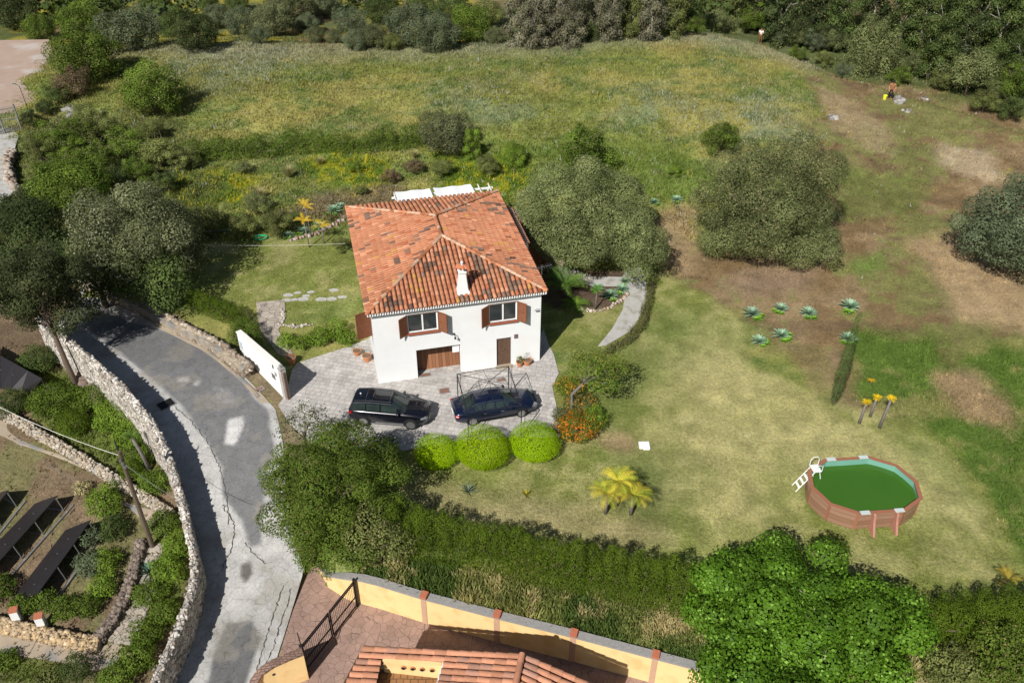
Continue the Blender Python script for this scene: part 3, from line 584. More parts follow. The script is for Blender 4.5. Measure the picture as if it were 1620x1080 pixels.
b.box((HW/2, B0+.14, ZE-.13), (HW+2*HO-.1, .24, .07)); b.box((A1-.14, HD/2, ZE-.13), (.24, HD+.1, .07)); b.box((A0+.14, HD/2, ZE-.13), (.24, HD+.1, .07))
b.build('eaves_plaster', M['white'], house)
# chimney
ch = MB(); cx, cy = 5.62, .62; zb = ZE+SL*.3
pr = [(.4, .38, zb-.1), (.38, .36, zb+.22), (.31, .28, zb+.34), (.2, .19, zb+1.45), (.2, .19, zb+1.5), (.25, .24, zb+1.52), (.25, .24, zb+1.6), (.2, .18, zb+1.62)]
V = []
for hx, hy, z in pr: V += [(cx-hx, cy-hy, z), (cx+hx, cy-hy, z), (cx+hx, cy+hy, z), (cx-hx, cy+hy, z)]
Fs = [(4*i+k, 4*i+(k+1) % 4, 4*i+4+(k+1) % 4, 4*i+4+k) for i in range(len(pr)-1) for k in range(4)]+[(3, 2, 1, 0), tuple(range(4*len(pr)-4, 4*len(pr)))]
ch.add(V, Fs); chim = ch.build('chimney', M['white'], rootile, bev=.02)
V, Fq, C = [], [], []
for a in range(8):
    d = np.array([math.cos(a*math.pi/4), math.sin(a*math.pi/4), 0]); tp = np.array([cx, cy, zb+2.0]); barrel(V, Fq, C, tp+d*.36-np.array([0, 0, .16]), tp+d*.08, .1, .07, np.array([0, 0, 1.]), (.5, .19, .1))
link('chimney_cap', np_mesh('chimney_cap', V, Fq, C), M['tile'], rootile)
b = MB(); b.lathe([(.02, 0), (.07, .03), (.05, .1), (.09, .16), (.07, .24), (.02, .28)], (cx, cy, zb+1.98), 10); b.box((cx, cy, zb+1.75), (.3, .26, .3)); b.build('chimney_finial', M['white'], rootile, smooth_=False)
def shutter(par, hx, y, z0, z1, wd, ang, out=1):
    """louvred shutter hinged at hx, opening outwards by ang"""
    r = MB(); n = int((z1-z0-.16)/.075); Rm = Matrix.Rotation(ang, 3, 'Z'); T = lambda p: (Rm @ Vector((p[0], p[1], 0)))+Vector((hx, y, p[2]))
    def bx(c, d): 
        q = MB(); q.box((0, 0, 0), d); V = [T((v[0]+c[0], v[1]+c[1], v[2]+c[2])) for v in q.v]; r.add(V, q.f)
    bx((.03, 0, (z0+z1)/2), (.06, .045, z1-z0)); bx((wd-.03, 0, (z0+z1)/2), (.06, .045, z1-z0))
    for z in (z0+.04, z1-.04, (z0+z1)/2): bx((wd/2, 0, z), (wd-.12, .045, .08))
    for i in range(n):
        z = z0+.1+i*.075; q = MB(); q.box((0, 0, 0), (wd-.12, .05, .014)); Rx = Matrix.Rotation(.7, 3, 'X')
        r.add([T(Rx @ Vector(v)+Vector((wd/2, 0, z))) for v in q.v], q.f)
    bx((wd/2, .0, (z0+z1)/2), (wd-.12, .012, z1-z0-.1))
    return r.build('shutter', M['shutter'], par)
M['shutter'] = mat('stained_shutter_wood', (.2, .075, .035), .55, var=.25, sc=5)
def window(par, x0, x1, z0, z1, y, sh=True, a1=.62, a2=.75):
    b = MB()
    f = MB(); w_ = .07
    f.box((x0+w_/2, y+.1, (z0+z1)/2), (w_, .06, z1-z0)); f.box((x1-w_/2, y+.1, (z0+z1)/2), (w_, .06, z1-z0)); f.box(((x0+x1)/2, y+.1, z0+w_/2), (x1-x0-2*w_, .06, w_)); f.box(((x0+x1)/2, y+.1, z1-w_/2), (x1-x0-2*w_, .06, w_)); f.box(((x0+x1)/2, y+.095, (z0+z1)/2), (.09, .07, z1-z0-2*w_))
    wn = f.build('window', M['whitepaint'], par)
    for q, (a, c) in enumerate(((x0+w_, (x0+x1)/2-.045), ((x0+x1)/2+.045, x1-w_))):
        g = MB(); g.box(((a+c)/2, y+.11, (z0+z1)/2), (c-a, .012, z1-z0-2*w_)); g.build('pane', M['glass'], wn)
    s = MB(); s.box(((x0+x1)/2, y-.03, z0-.05), (x1-x0+.12, .2, .1)); s.build('window_sill', M['brickpaint'], par, bev=.01)
    s = MB(); s.box(((x0+x1)/2, y+.02, z1+.035), (x1-x0+.1, .06, .05)); s.box((x0-.03, y+.02, (z0+z1)/2), (.05, .06, z1-z0)); s.box((x1+.03, y+.02, (z0+z1)/2), (.05, .06, z1-z0)); s.build('window_surround', M['wood'], par)
    if sh:
        shutter(par, x0-.04, y-.03, z0-.04, z1+.04, .62, math.pi+a1); shutter(par, x1+.04, y-.03, z0-.04, z1+.04, .62, -a2)
    # curtain and a few things on the inner sill
    c_ = MB()
    for k in range(5): c_.tube([(x0+.12+k*.07, y+.24, z0+.05), (x0+.12+k*.07, y+.26, z1-.08)], .035, 6)
    c_.build('curtain', M['fabric'], par)
M['brickpaint'] = mat('red_brown_sill', (.3, .09, .05), .7, var=.15)
for h in HOLES[:2]: window(house, h[0], h[1], h[2], h[3], 0)
# door
b = MB(); b.box((8.025, .17, 1.12), (.93, .07, 2.2)); d_ = b.build('door', M['door'], house)
b = MB()
for x in (7.8, 8.25):
    for z, hh in ((.55, .75), (1.35, .55), (1.9, .25)): b.box((x, .13, z), (.3, .03, hh))
b.build('door_panels', M['door'], d_, bev=.01)
b = MB(); b.tube([(8.02, .11, 1.42), (7.97, .08, 1.34), (8.02, .08, 1.28), (8.07, .08, 1.34), (8.02, .11, 1.42)], .012, 6); b.build('door_handle', mat('brass', (.45, .3, .1), .35, .9), d_)
b = MB(); b.box((8.025, -.1, .05), (1.1, .45, .1)); b.build('doorstep', M['dirtpath'], house, bev=.01)
# garage: tilted plank door hanging just inside, floor runs in
b = MB(); V = [(2.3, .75, .06), (5.4, .75, .06), (5.4, 1.3, 2.5), (2.3, 1.3, 2.5)]; V2 = [(x, y+.07, z) for x, y, z in V]; b.add(V+V2, [(0, 1, 2, 3), (7, 6, 5, 4), (0, 4, 5, 1), (1, 5, 6, 2), (2, 6, 7, 3), (3, 7, 4, 0)]); b.build('garage_door', M['planks'], house)
b = MB(); b.box((3.86, .45, .02), (2.76, .9, .06)); b.build('garage_floor', M['dirtpath'], house)
b = MB(); b.box((4.98, .25, 1.85), (.42, .05, .7)); b.build('garage_notice_panel', M['fabric'], house)
b = MB(); b.box((3.86, -.16, .035), (2.78, .3, .07)); b.build('garage_threshold', M['concrete'], house)
b = MB(); b.box((8.8, -.02, 2.26), (.24, .05, .3)); b.build('name_plaque', mat('purple_tile', (.17, .11, .13), .5), house, bev=.008)
b = MB(); b.box((4.86, -.03, 3.1), (.1, .06, .1)); b.tube([(4.86, -.05, 3.1), (4.88, -.25, 3.16), (4.9, -.3, 3.05)], .025, 6); b.lathe([(.03, 0), (.07, .03), (.06, .14), (.03, .18)], (4.9, -.3, 2.88), 8); b.build('wall_lamp', M['metal'], house)
b = MB(); b.tube([(9.9, -.03, 4.05), (10.1, -.04, 4.15), (10.3, -.04, 4.1)], .012, 5); b.box((10.15, -.05, 4.0), (.25, .08, .07)); b.build('wall_bracket', M['zinc'], house)
# west side window with big shutter, gutter box and east side windows
shutter(house, -.03, .75, 3.25, 5.1, .95, math.pi+.35); b = MB(); b.box((-.12, .9, 5.12), (.3, .3, .5)); b.build('meter_box', M['whitepaint'], house, bev=.01)

for (x, y, z) in ((-.012, 1.7, 4.2), (-.012, 6, 4.2), (-.012, 9.5, 4.2), (HW+.012, 3, 4.2), (HW+.012, 8, 4.2), (HW+.012, 6, 1.3)): MB().box((x, y, z), (.03, 1.2, 1.2)).build('side_window', M['glass'], house)
# lean-to roof strip on the east side and porch corner
b = MB(); V, Fq, C = [], [], []
tile_rows(V, Fq, C, (HW+1.15, 7.4, 4.35), (HW+1.15, 12.8, 4.35), (HW+.0, 7.4, 4.75), (HW+.0, 12.8, 4.75), (0, 0, 1), seed=7)
link('lean_to_roof', np_mesh('lean_to_roof', V, Fq, C), M['tile'], house); b.box((HW+1.05, 7.6, 2.1), (.14, .14, 4.4)); b.box((HW+1.05, 12.6, 2.1), (.14, .14, 4.4)); b.box((HW+.6, 10.1, 4.42), (1.1, 5.3, .06)); b.build('lean_to_frame', M['white'], house)
# aerial on the east eave corner
b = MB(); b.tube([(HW+.2, 1.8, 4.6), (HW+.5, 1.8, 4.7), (HW+.5, 1.8, 6.1)], .02, 6); b.tube([(HW+.1, 1.7, 5.95), (HW+1.2, 1.95, 5.95)], .014, 5)
for k in range(7): b.tube([(HW+.15+k*.16, 1.45+k*.03, 5.95), (HW+.15+k*.16, 2.0+k*.03, 5.95)], .007, 4)
for zz in (5.75, 6.15): b.tube([(HW+.1, 1.4, zz), (HW+.1, 2.0, zz)], .008, 4)
b.build('aerial', M['zinc'], house)

# pergola behind the house
pg = empty('white_pergola', HL(7.4, 15.8, 0), HYAW, 'white timber pergola with a canvas canopy behind the tiled roof', 'pergola')
for x in (-3.6, -1.2, 1.2, 3.6):
    for y in (-1.4, 2.6): MB().box((x, y, 1.6), (.12, .12, 3.2)).build('post', M['whitepaint'], pg)
for k in range(10): MB().box((-3.75+k*.83, .55, 3.42), (.06, 5.1, .14)).build('rafter', M['whitepaint'], pg)
for y in (-1.4, 2.6): MB().box((0, y, 3.3), (8, .08, .16)).build('beam', M['whitepaint'], pg)
b = MB(); n = 24; V = []; Fs = []
for i in range(n+1):
    for j in range(9):
        x = -3.7+i*6.0/n; y = -1.9+j*4.9/8; V.append((x, y, 3.54+.07*math.sin(x*2.1)**2+.16*math.sin(math.pi*j/8)+random.uniform(-.01, .01)))
for i in range(n):
    if i == 11: continue
    for j in range(8): Fs.append((i*9+j, i*9+9+j, i*9+10+j, i*9+1+j))
b.add(V, Fs); b.build('canopy', M['fabric'], pg, smooth_=True)

# ================================================================== CARS
def car(name, loc, yaw, label, L_, Wd, H_, paint, belt, stations, cab, wheels, wr, suv=False):
    root = empty(name, loc, yaw, label, 'car', 'cars parked on the paved drive')
    b = MB(); V = []; nS = len(stations)
    for (x, hw, zb_, zt) in stations:
        half = [(0, zb_), (hw*.8, zb_), (hw*.95, zb_+.06), (hw*.99, zb_+.28*(zt-zb_)), (hw, zb_+.55*(zt-zb_)), (hw*.975, zb_+.8*(zt-zb_)), (hw*.9, zt-.035), (hw*.72, zt), (hw*.35, zt+.03), (0, zt+.035)]
        V += [(x, y, z) for y, z in half]+[(x, -y, z) for y, z in half[-2:0:-1]]
    m = 18; b.add(V, [(i*m+k, i*m+(k+1) % m, (i+1)*m+(k+1) % m, (i+1)*m+k) for i in range(nS-1) for k in range(m)]+[tuple(range(m)), tuple(range((nS-1)*m, nS*m))])
    o = b.build('body', paint, root, smooth_=True); sm = o.modifiers.new('s', 'SUBSURF'); sm.levels = sm.render_levels = 2
    def top(x, yfrac=0):
        xs = [s[0] for s in stations]; zt = np.interp(x, xs, [s[3] for s in stations]); return float(zt)
    # cabin: stations (x, half width at belt, z belt, half width at roof, z roof)
    xs = [c[0] for c in cab]
    def Sf(u, v):
        x = xs[0]+(xs[-1]-xs[0])*u; wb, zb_, wr_, zr = [float(np.interp(x, xs, [c[i] for c in cab])) for i in (1, 2, 3, 4)]
        prof = [(0, 1., wb, zb_), (.2, 1., wr_+(wb-wr_)*.12, zb_+(zr-zb_)*.86), (.26, 1, wr_*.94, zr-.035*(zr > zb_+.1)), (.38, 1, wr_*.6, zr), (.5, 1, 0, zr+.02)]
        vv = v if v <= .5 else 1-v; sg = 1 if v <= .5 else -1
        return Vector((x, sg*float(np.interp(vv, [p[0] for p in prof], [p[2] for p in prof])), float(np.interp(vv, [p[0] for p in prof], [p[3] for p in prof]))))
    def patch(u0, u1, v0, v1, nu, nv, off):
        V = []
        for i in range(nu+1):
            for j in range(nv+1):
                u = u0+(u1-u0)*i/nu; v = v0+(v1-v0)*j/nv
                if callable(v0): pass
                p = Sf(u, v); a = Sf(min(1, u+.01), v)-Sf(max(0, u-.01), v); c = Sf(u, min(1, v+.01))-Sf(u, max(0, v-.01)); n_ = a.cross(c); n_ = n_.normalized() if n_.length > 1e-7 else Vector((0, 0, 1))
                if n_.z < -.2 or n_.dot(Vector((0, p.y, .4))) < 0: n_ = -n_
                V.append(p+n_*off)
        return V, [(i*(nv+1)+j, (i+1)*(nv+1)+j, (i+1)*(nv+1)+j+1, i*(nv+1)+j+1) for i in range(nu) for j in range(nv)]
    U = lambda x: (x-xs[0])/(xs[-1]-xs[0])
    b = MB(); V, Fs = patch(0, 1, 0, 1, 60, 40, 0); b.add(V, Fs); b.build('cabin', paint, root, smooth_=True)
    def glass(n_, u0, u1, v0, v1, mt=None, off=.008):
        b = MB(); V, Fs = patch(u0, u1, v0, v1, 14, 12, off); b.add(V, Fs); return b.build(n_, mt or M['carglass'], root, smooth_=True)
    ws, wt, rt, rb = cab[-1][0], cab[-2][0], cab[1][0], cab[0][0]
    glass('windscreen', U(wt+(ws-wt)*.06), U(wt+(ws-wt)*.93), .23, .77); glass('rear_window', U(rb+(rt-rb)*.12), U(rb+(rt-rb)*.93), .24, .76)
    # side windows as real quads between belt and roof
    for sg, v0, v1 in ((1, .03, .175), (-1, .825, .97)):
        for (a, c) in wheels['win']: glass('side_window', U(a), U(c), v0, v1)
    for sg in (0, 1):
        b = MB(); v = .012 if not sg else .988; vt = .215 if not sg else .785
        a0, a1 = wheels['win'][0][0]-.12, wheels['win'][-1][1]+.12
        b.tube([Sf(U(a0+(a1-a0)*t/14), v)+Vector((0, (.012 if not sg else -.012), 0)) for t in range(15)], .006, 4)
        b.tube([Sf(U(a0+(a1-a0)*t/14), vt)+Vector((0, (.012 if not sg else -.012), .0)) for t in range(15)], .013, 4)
        b.build('chrome_trim', M['chrome'], root)
    if suv:
        glass('glass_roof', U(rt+.75), U(wt-.12), .34, .66, M['black'], .012); 
        for x in (rt+.75, rt+1.15, wt-.12): MB().tube([Sf(U(x), .32), Sf(U(x), .5)+Vector((0, 0, .015)), Sf(U(x), .68)], .012, 4).build('roof_joint', M['zinc'], root)
        for v in (.27, .73): MB().tube([Sf(U(rt+.1+(wt-rt-.1)*t/8), v)+Vector((0, 0, .05)) for t in range(9)], .02, 6).build('roof_rail', M['metal'], root)
        b = MB(); b.box((0, 0, 0), (.08, .05, .05)); b.v = [(v[0]+rt+.35, v[1], v[2]+H_+.02) for v in b.v]; b.build('aerial', M['whitepaint'], root)
    # wheels
    for x in (wheels['f'], wheels['r']):
        for sg in (1, -1):
            yw = Wd/2-.11; b = MB(); prof = [(wr*.66, -.115), (wr*.95, -.115), (wr, -.08), (wr, .08), (wr*.95, .115), (wr*.66, .115)]
            b.lathe(prof, (0, 0, 0), 28); b.v = [(x+v[0], sg*yw+v[2], wr+v[1]) for v in b.v]; wh = b.build('wheel', M['rubber'], root)
            b = MB(); b.lathe([(wr*.66, -.02), (wr*.68, .0), (wr*.6, .0), (.08, -.03), (.07, .01), (0.02, .012)], (0, 0, 0), 24); b.v = [(x+v[0], sg*(yw+.11+v[2]), wr+v[1]) for v in b.v]; b.build('rim', M['metal'], wh)
            b = MB()
            for k in range(7):
                a = k*2*math.pi/7; b.box((x+math.cos(a)*wr*.35, sg*(yw+.112), wr+math.sin(a)*wr*.35), (.07, .025, wr*.55), M=Matrix.Rotation(-a+math.pi/2, 3, 'Y'))
            b.lathe([(wr*.62, 0), (wr*.68, 0), (wr*.68, .02), (wr*.62, .02)], (0, 0, 0), 24); nv = 24*4; b.v = b.v[:-nv]+[(x+v[0], sg*(yw+.105+v[2]), wr+v[1]) for v in b.v[-nv:]]
            b.build('spokes', M['alloy'], wh)
            b = MB(); n = 22; V = []      # arch lip
            for k in range(n+1):
                a = -.15+(math.pi+.3)*k/n
                for r_ in (wr+.015, wr+.065):
                    for yy in (Wd/2-.12, Wd/2+.004): V.append((x+r_*math.cos(a), sg*yy, wr+r_*math.sin(a)))
            b.add(V, [f for k in range(n) for f in ((4*k, 4*k+4, 4*k+5, 4*k+1), (4*k+1, 4*k+5, 4*k+7, 4*k+3), (4*k+3, 4*k+7, 4*k+6, 4*k+2))]); b.build('wheel_arch', M['rubber'], root)
    xf, xr = stations[-1][0], stations[0][0]; zl = belt-.28
    for sg in (1, -1):
        b = MB(); b.box((xf-.24, sg*(Wd/2-.235), zl), (.4, .26, .12), rz=-sg*.62); b.build('headlight', M['lamp_clear'], root, bev=.04)
        b = MB(); b.box((xr+.17, sg*(Wd/2-.15), belt-.14), (.26, .26, .15), rz=sg*.45); b.build('tail_light', M['lamp_red'], root, bev=.05)
        b = MB(); b.box((ws-.42, sg*(Wd/2+.06), belt+.08), (.16, .24, .15)); b.build('wing_mirror', paint, root, bev=.04)
        for x in wheels['hand']: MB().box((x, sg*(Wd/2-.0), belt-.16), (.2, .035, .03)).build('door_handle', M['chrome'] if not suv else M['black'], root)
    b = MB(); b.box((xf-.02, 0, belt-.32), (.06, .8, .24)); b.build('grille', M['metal'], root, bev=.02)
    MB().box((xf+.015, 0, .38), (.02, .5, .11)).build('number_plate', M['whitepaint'], root); MB().box((xr-.0, 0, .62 if not suv else .9), (.03, .5, .11)).build('number_plate', M['whitepaint'], root)
    for sg in (1, -1): MB().box((0, sg*(Wd/2-.02), .3), (wheels['f']-wheels['r']-.85, .06, .05)).build('sill_trim', M['zinc'] if suv else M['metal'], root)
    return root
# saloon: two near-side tyre contacts fix its place
pf, pr_ = G(825.5, 660, 0), G(748, 673.5, 0); yaw = math.atan2(pf[1]-pr_[1], pf[0]-pr_[0]); wbs = 2.95; mid = (pf+pr_)/2; nrm = np.array([-math.sin(yaw), math.cos(yaw), 0]); c0 = mid+nrm*.86; c0[2] = .06
SED = [(-2.52, .72, .42, .78), (-2.45, .84, .32, .96), (-2.1, .92, .24, 1.0), (-1.5, .945, .22, 1.01), (-.6, .95, .22, .97), (.5, .95, .22, .95), (1.1, .945, .22, .94), (1.7, .93, .22, .87), (2.2, .86, .24, .77), (2.46, .72, .3, .66), (2.54, .5, .38, .58)]
car('saloon_car', c0, yaw, 'dark navy saloon car parked under the metal gazebo frame', 5.05, 1.86, 1.46, M['navy'], .93, SED,
    [(-2.0, .78, .985, .74, 1.0), (-1.22, .84, .96, .58, 1.41), (-.3, .87, .945, .6, 1.475), (.42, .87, .93, .58, 1.43), (1.22, .83, .91, .76, .925)],
    dict(f=1.475, r=-1.475, win=[(-1.35, -.9), (-.84, -.12), (-.04, .72)], hand=(-.75, .3)), .33)
# estate 4x4
pf = G(651, 679.5, 0); yaw = math.radians(-6.0); wbs = 2.82; nrm = np.array([-math.sin(yaw), math.cos(yaw), 0]); dr = np.array([math.cos(yaw), math.sin(yaw), 0]); c0 = pf-dr*wbs/2+nrm*.85; c0[2] = .06
SUV = [(-2.3, .78, .5, .95), (-2.27, .86, .4, 1.1), (-1.9, .92, .3, 1.13), (-1.2, .935, .28, 1.13), (0, .935, .28, 1.11), (.9, .935, .28, 1.1), (1.5, .93, .28, 1.07), (2.0, .88, .3, 1.0), (2.24, .76, .36, .9), (2.36, .5, .42, .8)]
car('estate_car', c0, yaw, 'black off-road estate car with glass roof parked left of the saloon', 4.65, 1.88, 1.7, M['black'], 1.08, SUV,
    [(-2.26, .8, 1.1, .74, 1.12), (-2.02, .84, 1.1, .62, 1.6), (-1.0, .87, 1.09, .64, 1.7), (.28, .87, 1.08, .62, 1.66), (1.12, .83, 1.07, .76, 1.09)],
    dict(f=wbs/2, r=-wbs/2, win=[(-1.95, -1.25), (-1.18, -.4), (-.32, .6)], hand=(-1.0, .05)), .37, True)

# ================================================================== GAZEBO FRAME
gz = empty('gazebo_frame', (-1.4, 39.9, .06), 0, 'thin black metal gazebo frame without a roof standing over the saloon', 'gazebo')
cs = [G(723, 591.5, 2.3), G(804.5, 579, 2.3), G(825, 641, 2.3), G(740, 652.5, 2.3)]; ap = G(774, 602.5, 2.75); g0 = np.array([-1.4, 39.9, .06])
cs = [c-g0 for c in cs]; ap = ap-g0
for c in cs: b = MB(); b.tube([(c[0], c[1], 0), c], .03, 6); b.tube([(c[0]+.2, c[1]+.05, .0), (c[0]+.2, c[1]+.05, c[2])], .014, 5); b.build('post', M['metal'], gz)
b = MB()
for i in range(4):
    a, c = cs[i], cs[(i+1) % 4]; b.tube([a, c], .022, 6); b.tube([a-[0, 0, .32], (a+c)/2-[0, 0, .1], c-[0, 0, .32]], .014, 5); b.tube([a, ap], .018, 6); b.tube([(a+c)/2, ap], .014, 5)
b.build('top_frame', M['metal'], gz)

# ================================================================== POOL
pp = [(1306.7, 726.7), (1376, 722), (1418, 736.5), (1449, 761), (1457, 788), (1434, 806), (1360, 811), (1312, 797.5), (1283, 769), (1279.5, 744)]
R_ = np.array([G(a, b_, 1.22) for a, b_ in pp]); ctr = R_.mean(0); q = R_-ctr; q = (q-np.roll(q, 5, 0))/2; q[:, 2] = 0
pool = empty('garden_pool', (ctr[0], ctr[1], 0), 0, 'oval raised pool with brown wood-look sides and green water on the lawn', 'pool')
def ring(o, i, z0, z1, q):
    b = MB(); n = len(q); un = q/np.linalg.norm(q, axis=1)[:, None]; a = q+un*o; c = q+un*i
    V = [(*p[:2], z) for pz in ((a, z0), (a, z1), (c, z1), (c, z0)) for p, z in [(p_, pz[1]) for p_ in pz[0]]]
    b.add(V, [(r*n+k, r*n+(k+1) % n, ((r+1) % 4)*n+(k+1) % n, ((r+1) % 4)*n+k) for r in range(4) for k in range(n)]); return b
def subdiv(q, k=1.0):
    """wall line: rounded ends bulge a little between the rim corners"""
    out = []; n = len(q)
    for i in range(n):
        a, c = q[i], q[(i+1) % n]; bul = 0 if i in (0, 5) else .06
        for t in np.linspace(0, 1, 6)[:-1]: p = a+(c-a)*t; u_ = p/np.linalg.norm(p); out.append(p*k+u_*bul*4*t*(1-t))
    return np.array(out)
ring(-.02, -.07, 0, 1.18, subdiv(q)).build('side_wall', M['poolwall'], pool)
ring(-.075, -.085, .05, 1.17, subdiv(q)).build('liner', M['liner'], pool)
ring(.09, -.13, 1.185, 1.235, q).build('top_rim', M['rim'], pool, bev=.01)
b = MB(); w_ = subdiv(q)*.985; b.add([(*p[:2], .78) for p in w_], [tuple(range(len(w_)))]); b.build('water', M['water'], pool)
for i, p in enumerate(q):
    u_ = p/np.linalg.norm(p); b = MB(); an = math.atan2(u_[1], u_[0]); b.box((*(p-u_*.035)[:2], .6), (.06, .14, 1.17), rz=an); b.build('upright', M['rim'], pool)
for i in (0, 1, 5, 6):
    p = q[i]; c2 = q[(i+1) % 10] if i in (0, 5) else q[i-1]; d = (c2-p); d /= np.linalg.norm(d); b = MB(); b.box((*(p+d*.33)[:2], 1.236), (.5, .25, .03), rz=math.atan2(d[1], d[0])); b.build('rim_plate', M['plate'], pool)
d = q[6]-q[5]; d /= np.linalg.norm(d); nrm = np.array([d[1], -d[0], 0]); nrm = nrm if nrm[1] < 0 else -nrm
for t, sgn in ((.33, 1), (.82, 1), (.3, -1), (.75, -1)):
    p = (q[5]+(q[6]-q[5])*(1-t))*sgn; m_ = nrm*sgn; b = MB(); V = []
    for s in (-.06, .06):
        for (o, z) in ((0.02, 0), (.02, 1.2), (.16, 1.15), (.3, .7), (.62, .06), (.62, 0)): V.append(tuple((p+m_*o+d*s)[:2])+(z,))
    b.add(V, [(0, 1, 2, 3, 4, 5), (11, 10, 9, 8, 7, 6)]+[(i, 6+i, 6+(i+1) % 6, (i+1) % 6) for i in range(6)]); b.build('buttress', mat('pink_brown_brace', (.42, .2, .15), .6) if t == .33 and sgn == 1 else bpy.data.materials['pink_brown_brace'], pool)
# ladder
lp = (q[8]+q[9])/2+ctr; lo = G(1256, 772, 0); li = G(1290, 742, 1.3); dl = np.array([li[0]-lo[0], li[1]-lo[1], 0]); dl /= np.linalg.norm(dl); sdv = np.array([-dl[1], dl[0], 0])*.24
lad = empty('pool_ladder', (lo[0], lo[1], 0), 0, 'white plastic ladder leaning on the left end of the raised pool', 'ladder'); L0 = np.array([lo[0], lo[1], 0]); tp = li-L0; tp[2] = 1.42
b = MB()
for s in (-1, 1):
    b.tube([sdv*s, tp*np.array([.86, .86, 0])+sdv*s+[0, 0, 1.32]], .03, 6)
    b.tube([tp*np.array([1.12, 1.12, 0])+sdv*s+[0, 0, 1.4], tp*np.array([1.3, 1.3, 0])+sdv*s+[0, 0, .8]], .03, 6)
b.build('rails', M['plastic'], lad)
for k in range(4):
    b = MB(); c_ = np.array([tp[0], tp[1], 0])*(.17+.2*k)+[0, 0, .26*(k+1)]; b.box(c_, (.14, .46, .035), rz=math.atan2(dl[1], dl[0])); b.build('step', M['plastic'], lad)
b = MB(); b.box((tp[0], tp[1], 1.36), (.45, .56, .05), rz=math.atan2(dl[1], dl[0])); b.build('platform', M['plastic'], lad)
b = MB(); c_ = tp+sdv*1.05+[0, 0, 0]; b.tube([c_+dl*(-.24)+[0, 0, -.05], c_+dl*(-.24)+[0, 0, .35], c_+dl*(-.12)+[0, 0, .55], c_+dl*.12+[0, 0, .55], c_+dl*.24+[0, 0, .35], c_+dl*.24+[0, 0, -.05]], .022, 6)
c_ = tp-sdv*1.05; b.tube([c_+dl*.24+[0, 0, -.05], c_+dl*.24+[0, 0, .3], c_+dl*.0+[0, 0, .4], c_-dl*.2+[0, 0, .1]], .02, 6); b.build('handrail', M['plastic'], lad)

# ================================================================== FOLIAGE KIT
def unit(v): return v/(np.linalg.norm(v, axis=-1, keepdims=True)+1e-9)
def leaf_quads(pos, nrm, size, col, aspect=.6, rng=RNG):
    """one bent four-corner leaf per point"""
    n = len(pos); t = unit(np.cross(nrm, rng.normal(size=(n, 3)))); b_ = np.cross(nrm, t); s = np.asarray(size).reshape(-1, 1)
    V = np.empty((n, 4, 3)); V[:, 0] = pos-t*s*.5; V[:, 1] = pos+b_*s*aspect*.5-nrm*s*.1; V[:, 2] = pos+t*s*.5; V[:, 3] = pos-b_*s*aspect*.5-nrm*s*.1
    return V.reshape(-1, 3), np.arange(4*n).reshape(n, 4), np.repeat(col, 4, 0)
def cloud(blobs, dens, size, ca, cb, rng=RNG, up=.45, loose=.16, gap=.72, accent=None, clump=.25, aspect=.6):
    """leaves on overlapping lumps: blobs = rows of x y z rx ry rz"""
    B = np.asarray(blobs, float); area = 12.6*((B[:, 3]*B[:, 4])**1.6/3+(B[:, 3]*B[:, 5])**1.6/3+(B[:, 4]*B[:, 5])**1.6/3)**(1/1.6); n = int(dens*area.sum())
    k = rng.choice(len(B), n, p=area/area.sum()); u_ = unit(rng.normal(size=(n, 3))+[0, 0, .25]); fr = 1-np.abs(rng.normal(0, loose, n))+rng.random(n)*.08+(.13 if len(B) > 3 else .02)*np.sin(u_[:, 0]*5.3+k*1.7)*np.sin(u_[:, 1]*4.7+k)*np.sin(u_[:, 2]*5.1+k*.6)
    pos = B[k, :3]+u_*B[k, 3:6]*fr[:, None]; pos += rng.normal(0, size*.5, (n, 3))
    keep = np.ones(n, bool)
    for j in range(len(B)):
        d = (((pos-B[j, :3])/B[j, 3:6])**2).sum(1); keep &= ~((d < gap*gap) & (k != j))
    keep |= rng.random(n) < .08
    pos, k, u_ = pos[keep], k[keep], u_[keep]; n = len(pos)
    nr = unit(u_*1.1+rng.normal(0, .38, (n, 3))+[0, 0, up*.6]); bf = 1+clump*(rng.random(len(B))-.5)*2
    t = np.clip(.15+rng.random(n)*.45+.4*(rng.random(len(B))[k]), 0, 1)[:, None]; col = (np.array(ca)*(1-t)+np.array(cb)*t)*bf[k][:, None]
    if accent is not None:
        c3, pr_ = accent[0], accent[1]; m_ = rng.random(n) < pr_*(1+(rng.random(len(B))[k]-.5)*1.6); col[m_] = np.array(c3)*rng.uniform(.8, 1.2, (m_.sum(), 1))
    return leaf_quads(pos, nr, size*rng.uniform(.6, 1.35, n), col, aspect, rng)
def crown_blobs(rx, ry, rz, n, br, rng=RNG, low=-.5, core=True):
    out = []
    if core: out.append((0, 0, 0, rx*.72, ry*.72, rz*.72))
    for i in range(n):
        a = i*2.39996+rng.random()*.7; z = low+(1-low)*(i+.5)/n; r = math.sqrt(max(0, 1-z*z)); s = br*rng.uniform(.65, 1.3); q = rng.uniform(.7, 1.1)-.35*s
        out.append((rx*q*r*math.cos(a), ry*q*r*math.sin(a), rz*q*z, s*rx, s*ry, s*rz*1.05))
    return np.array(out)
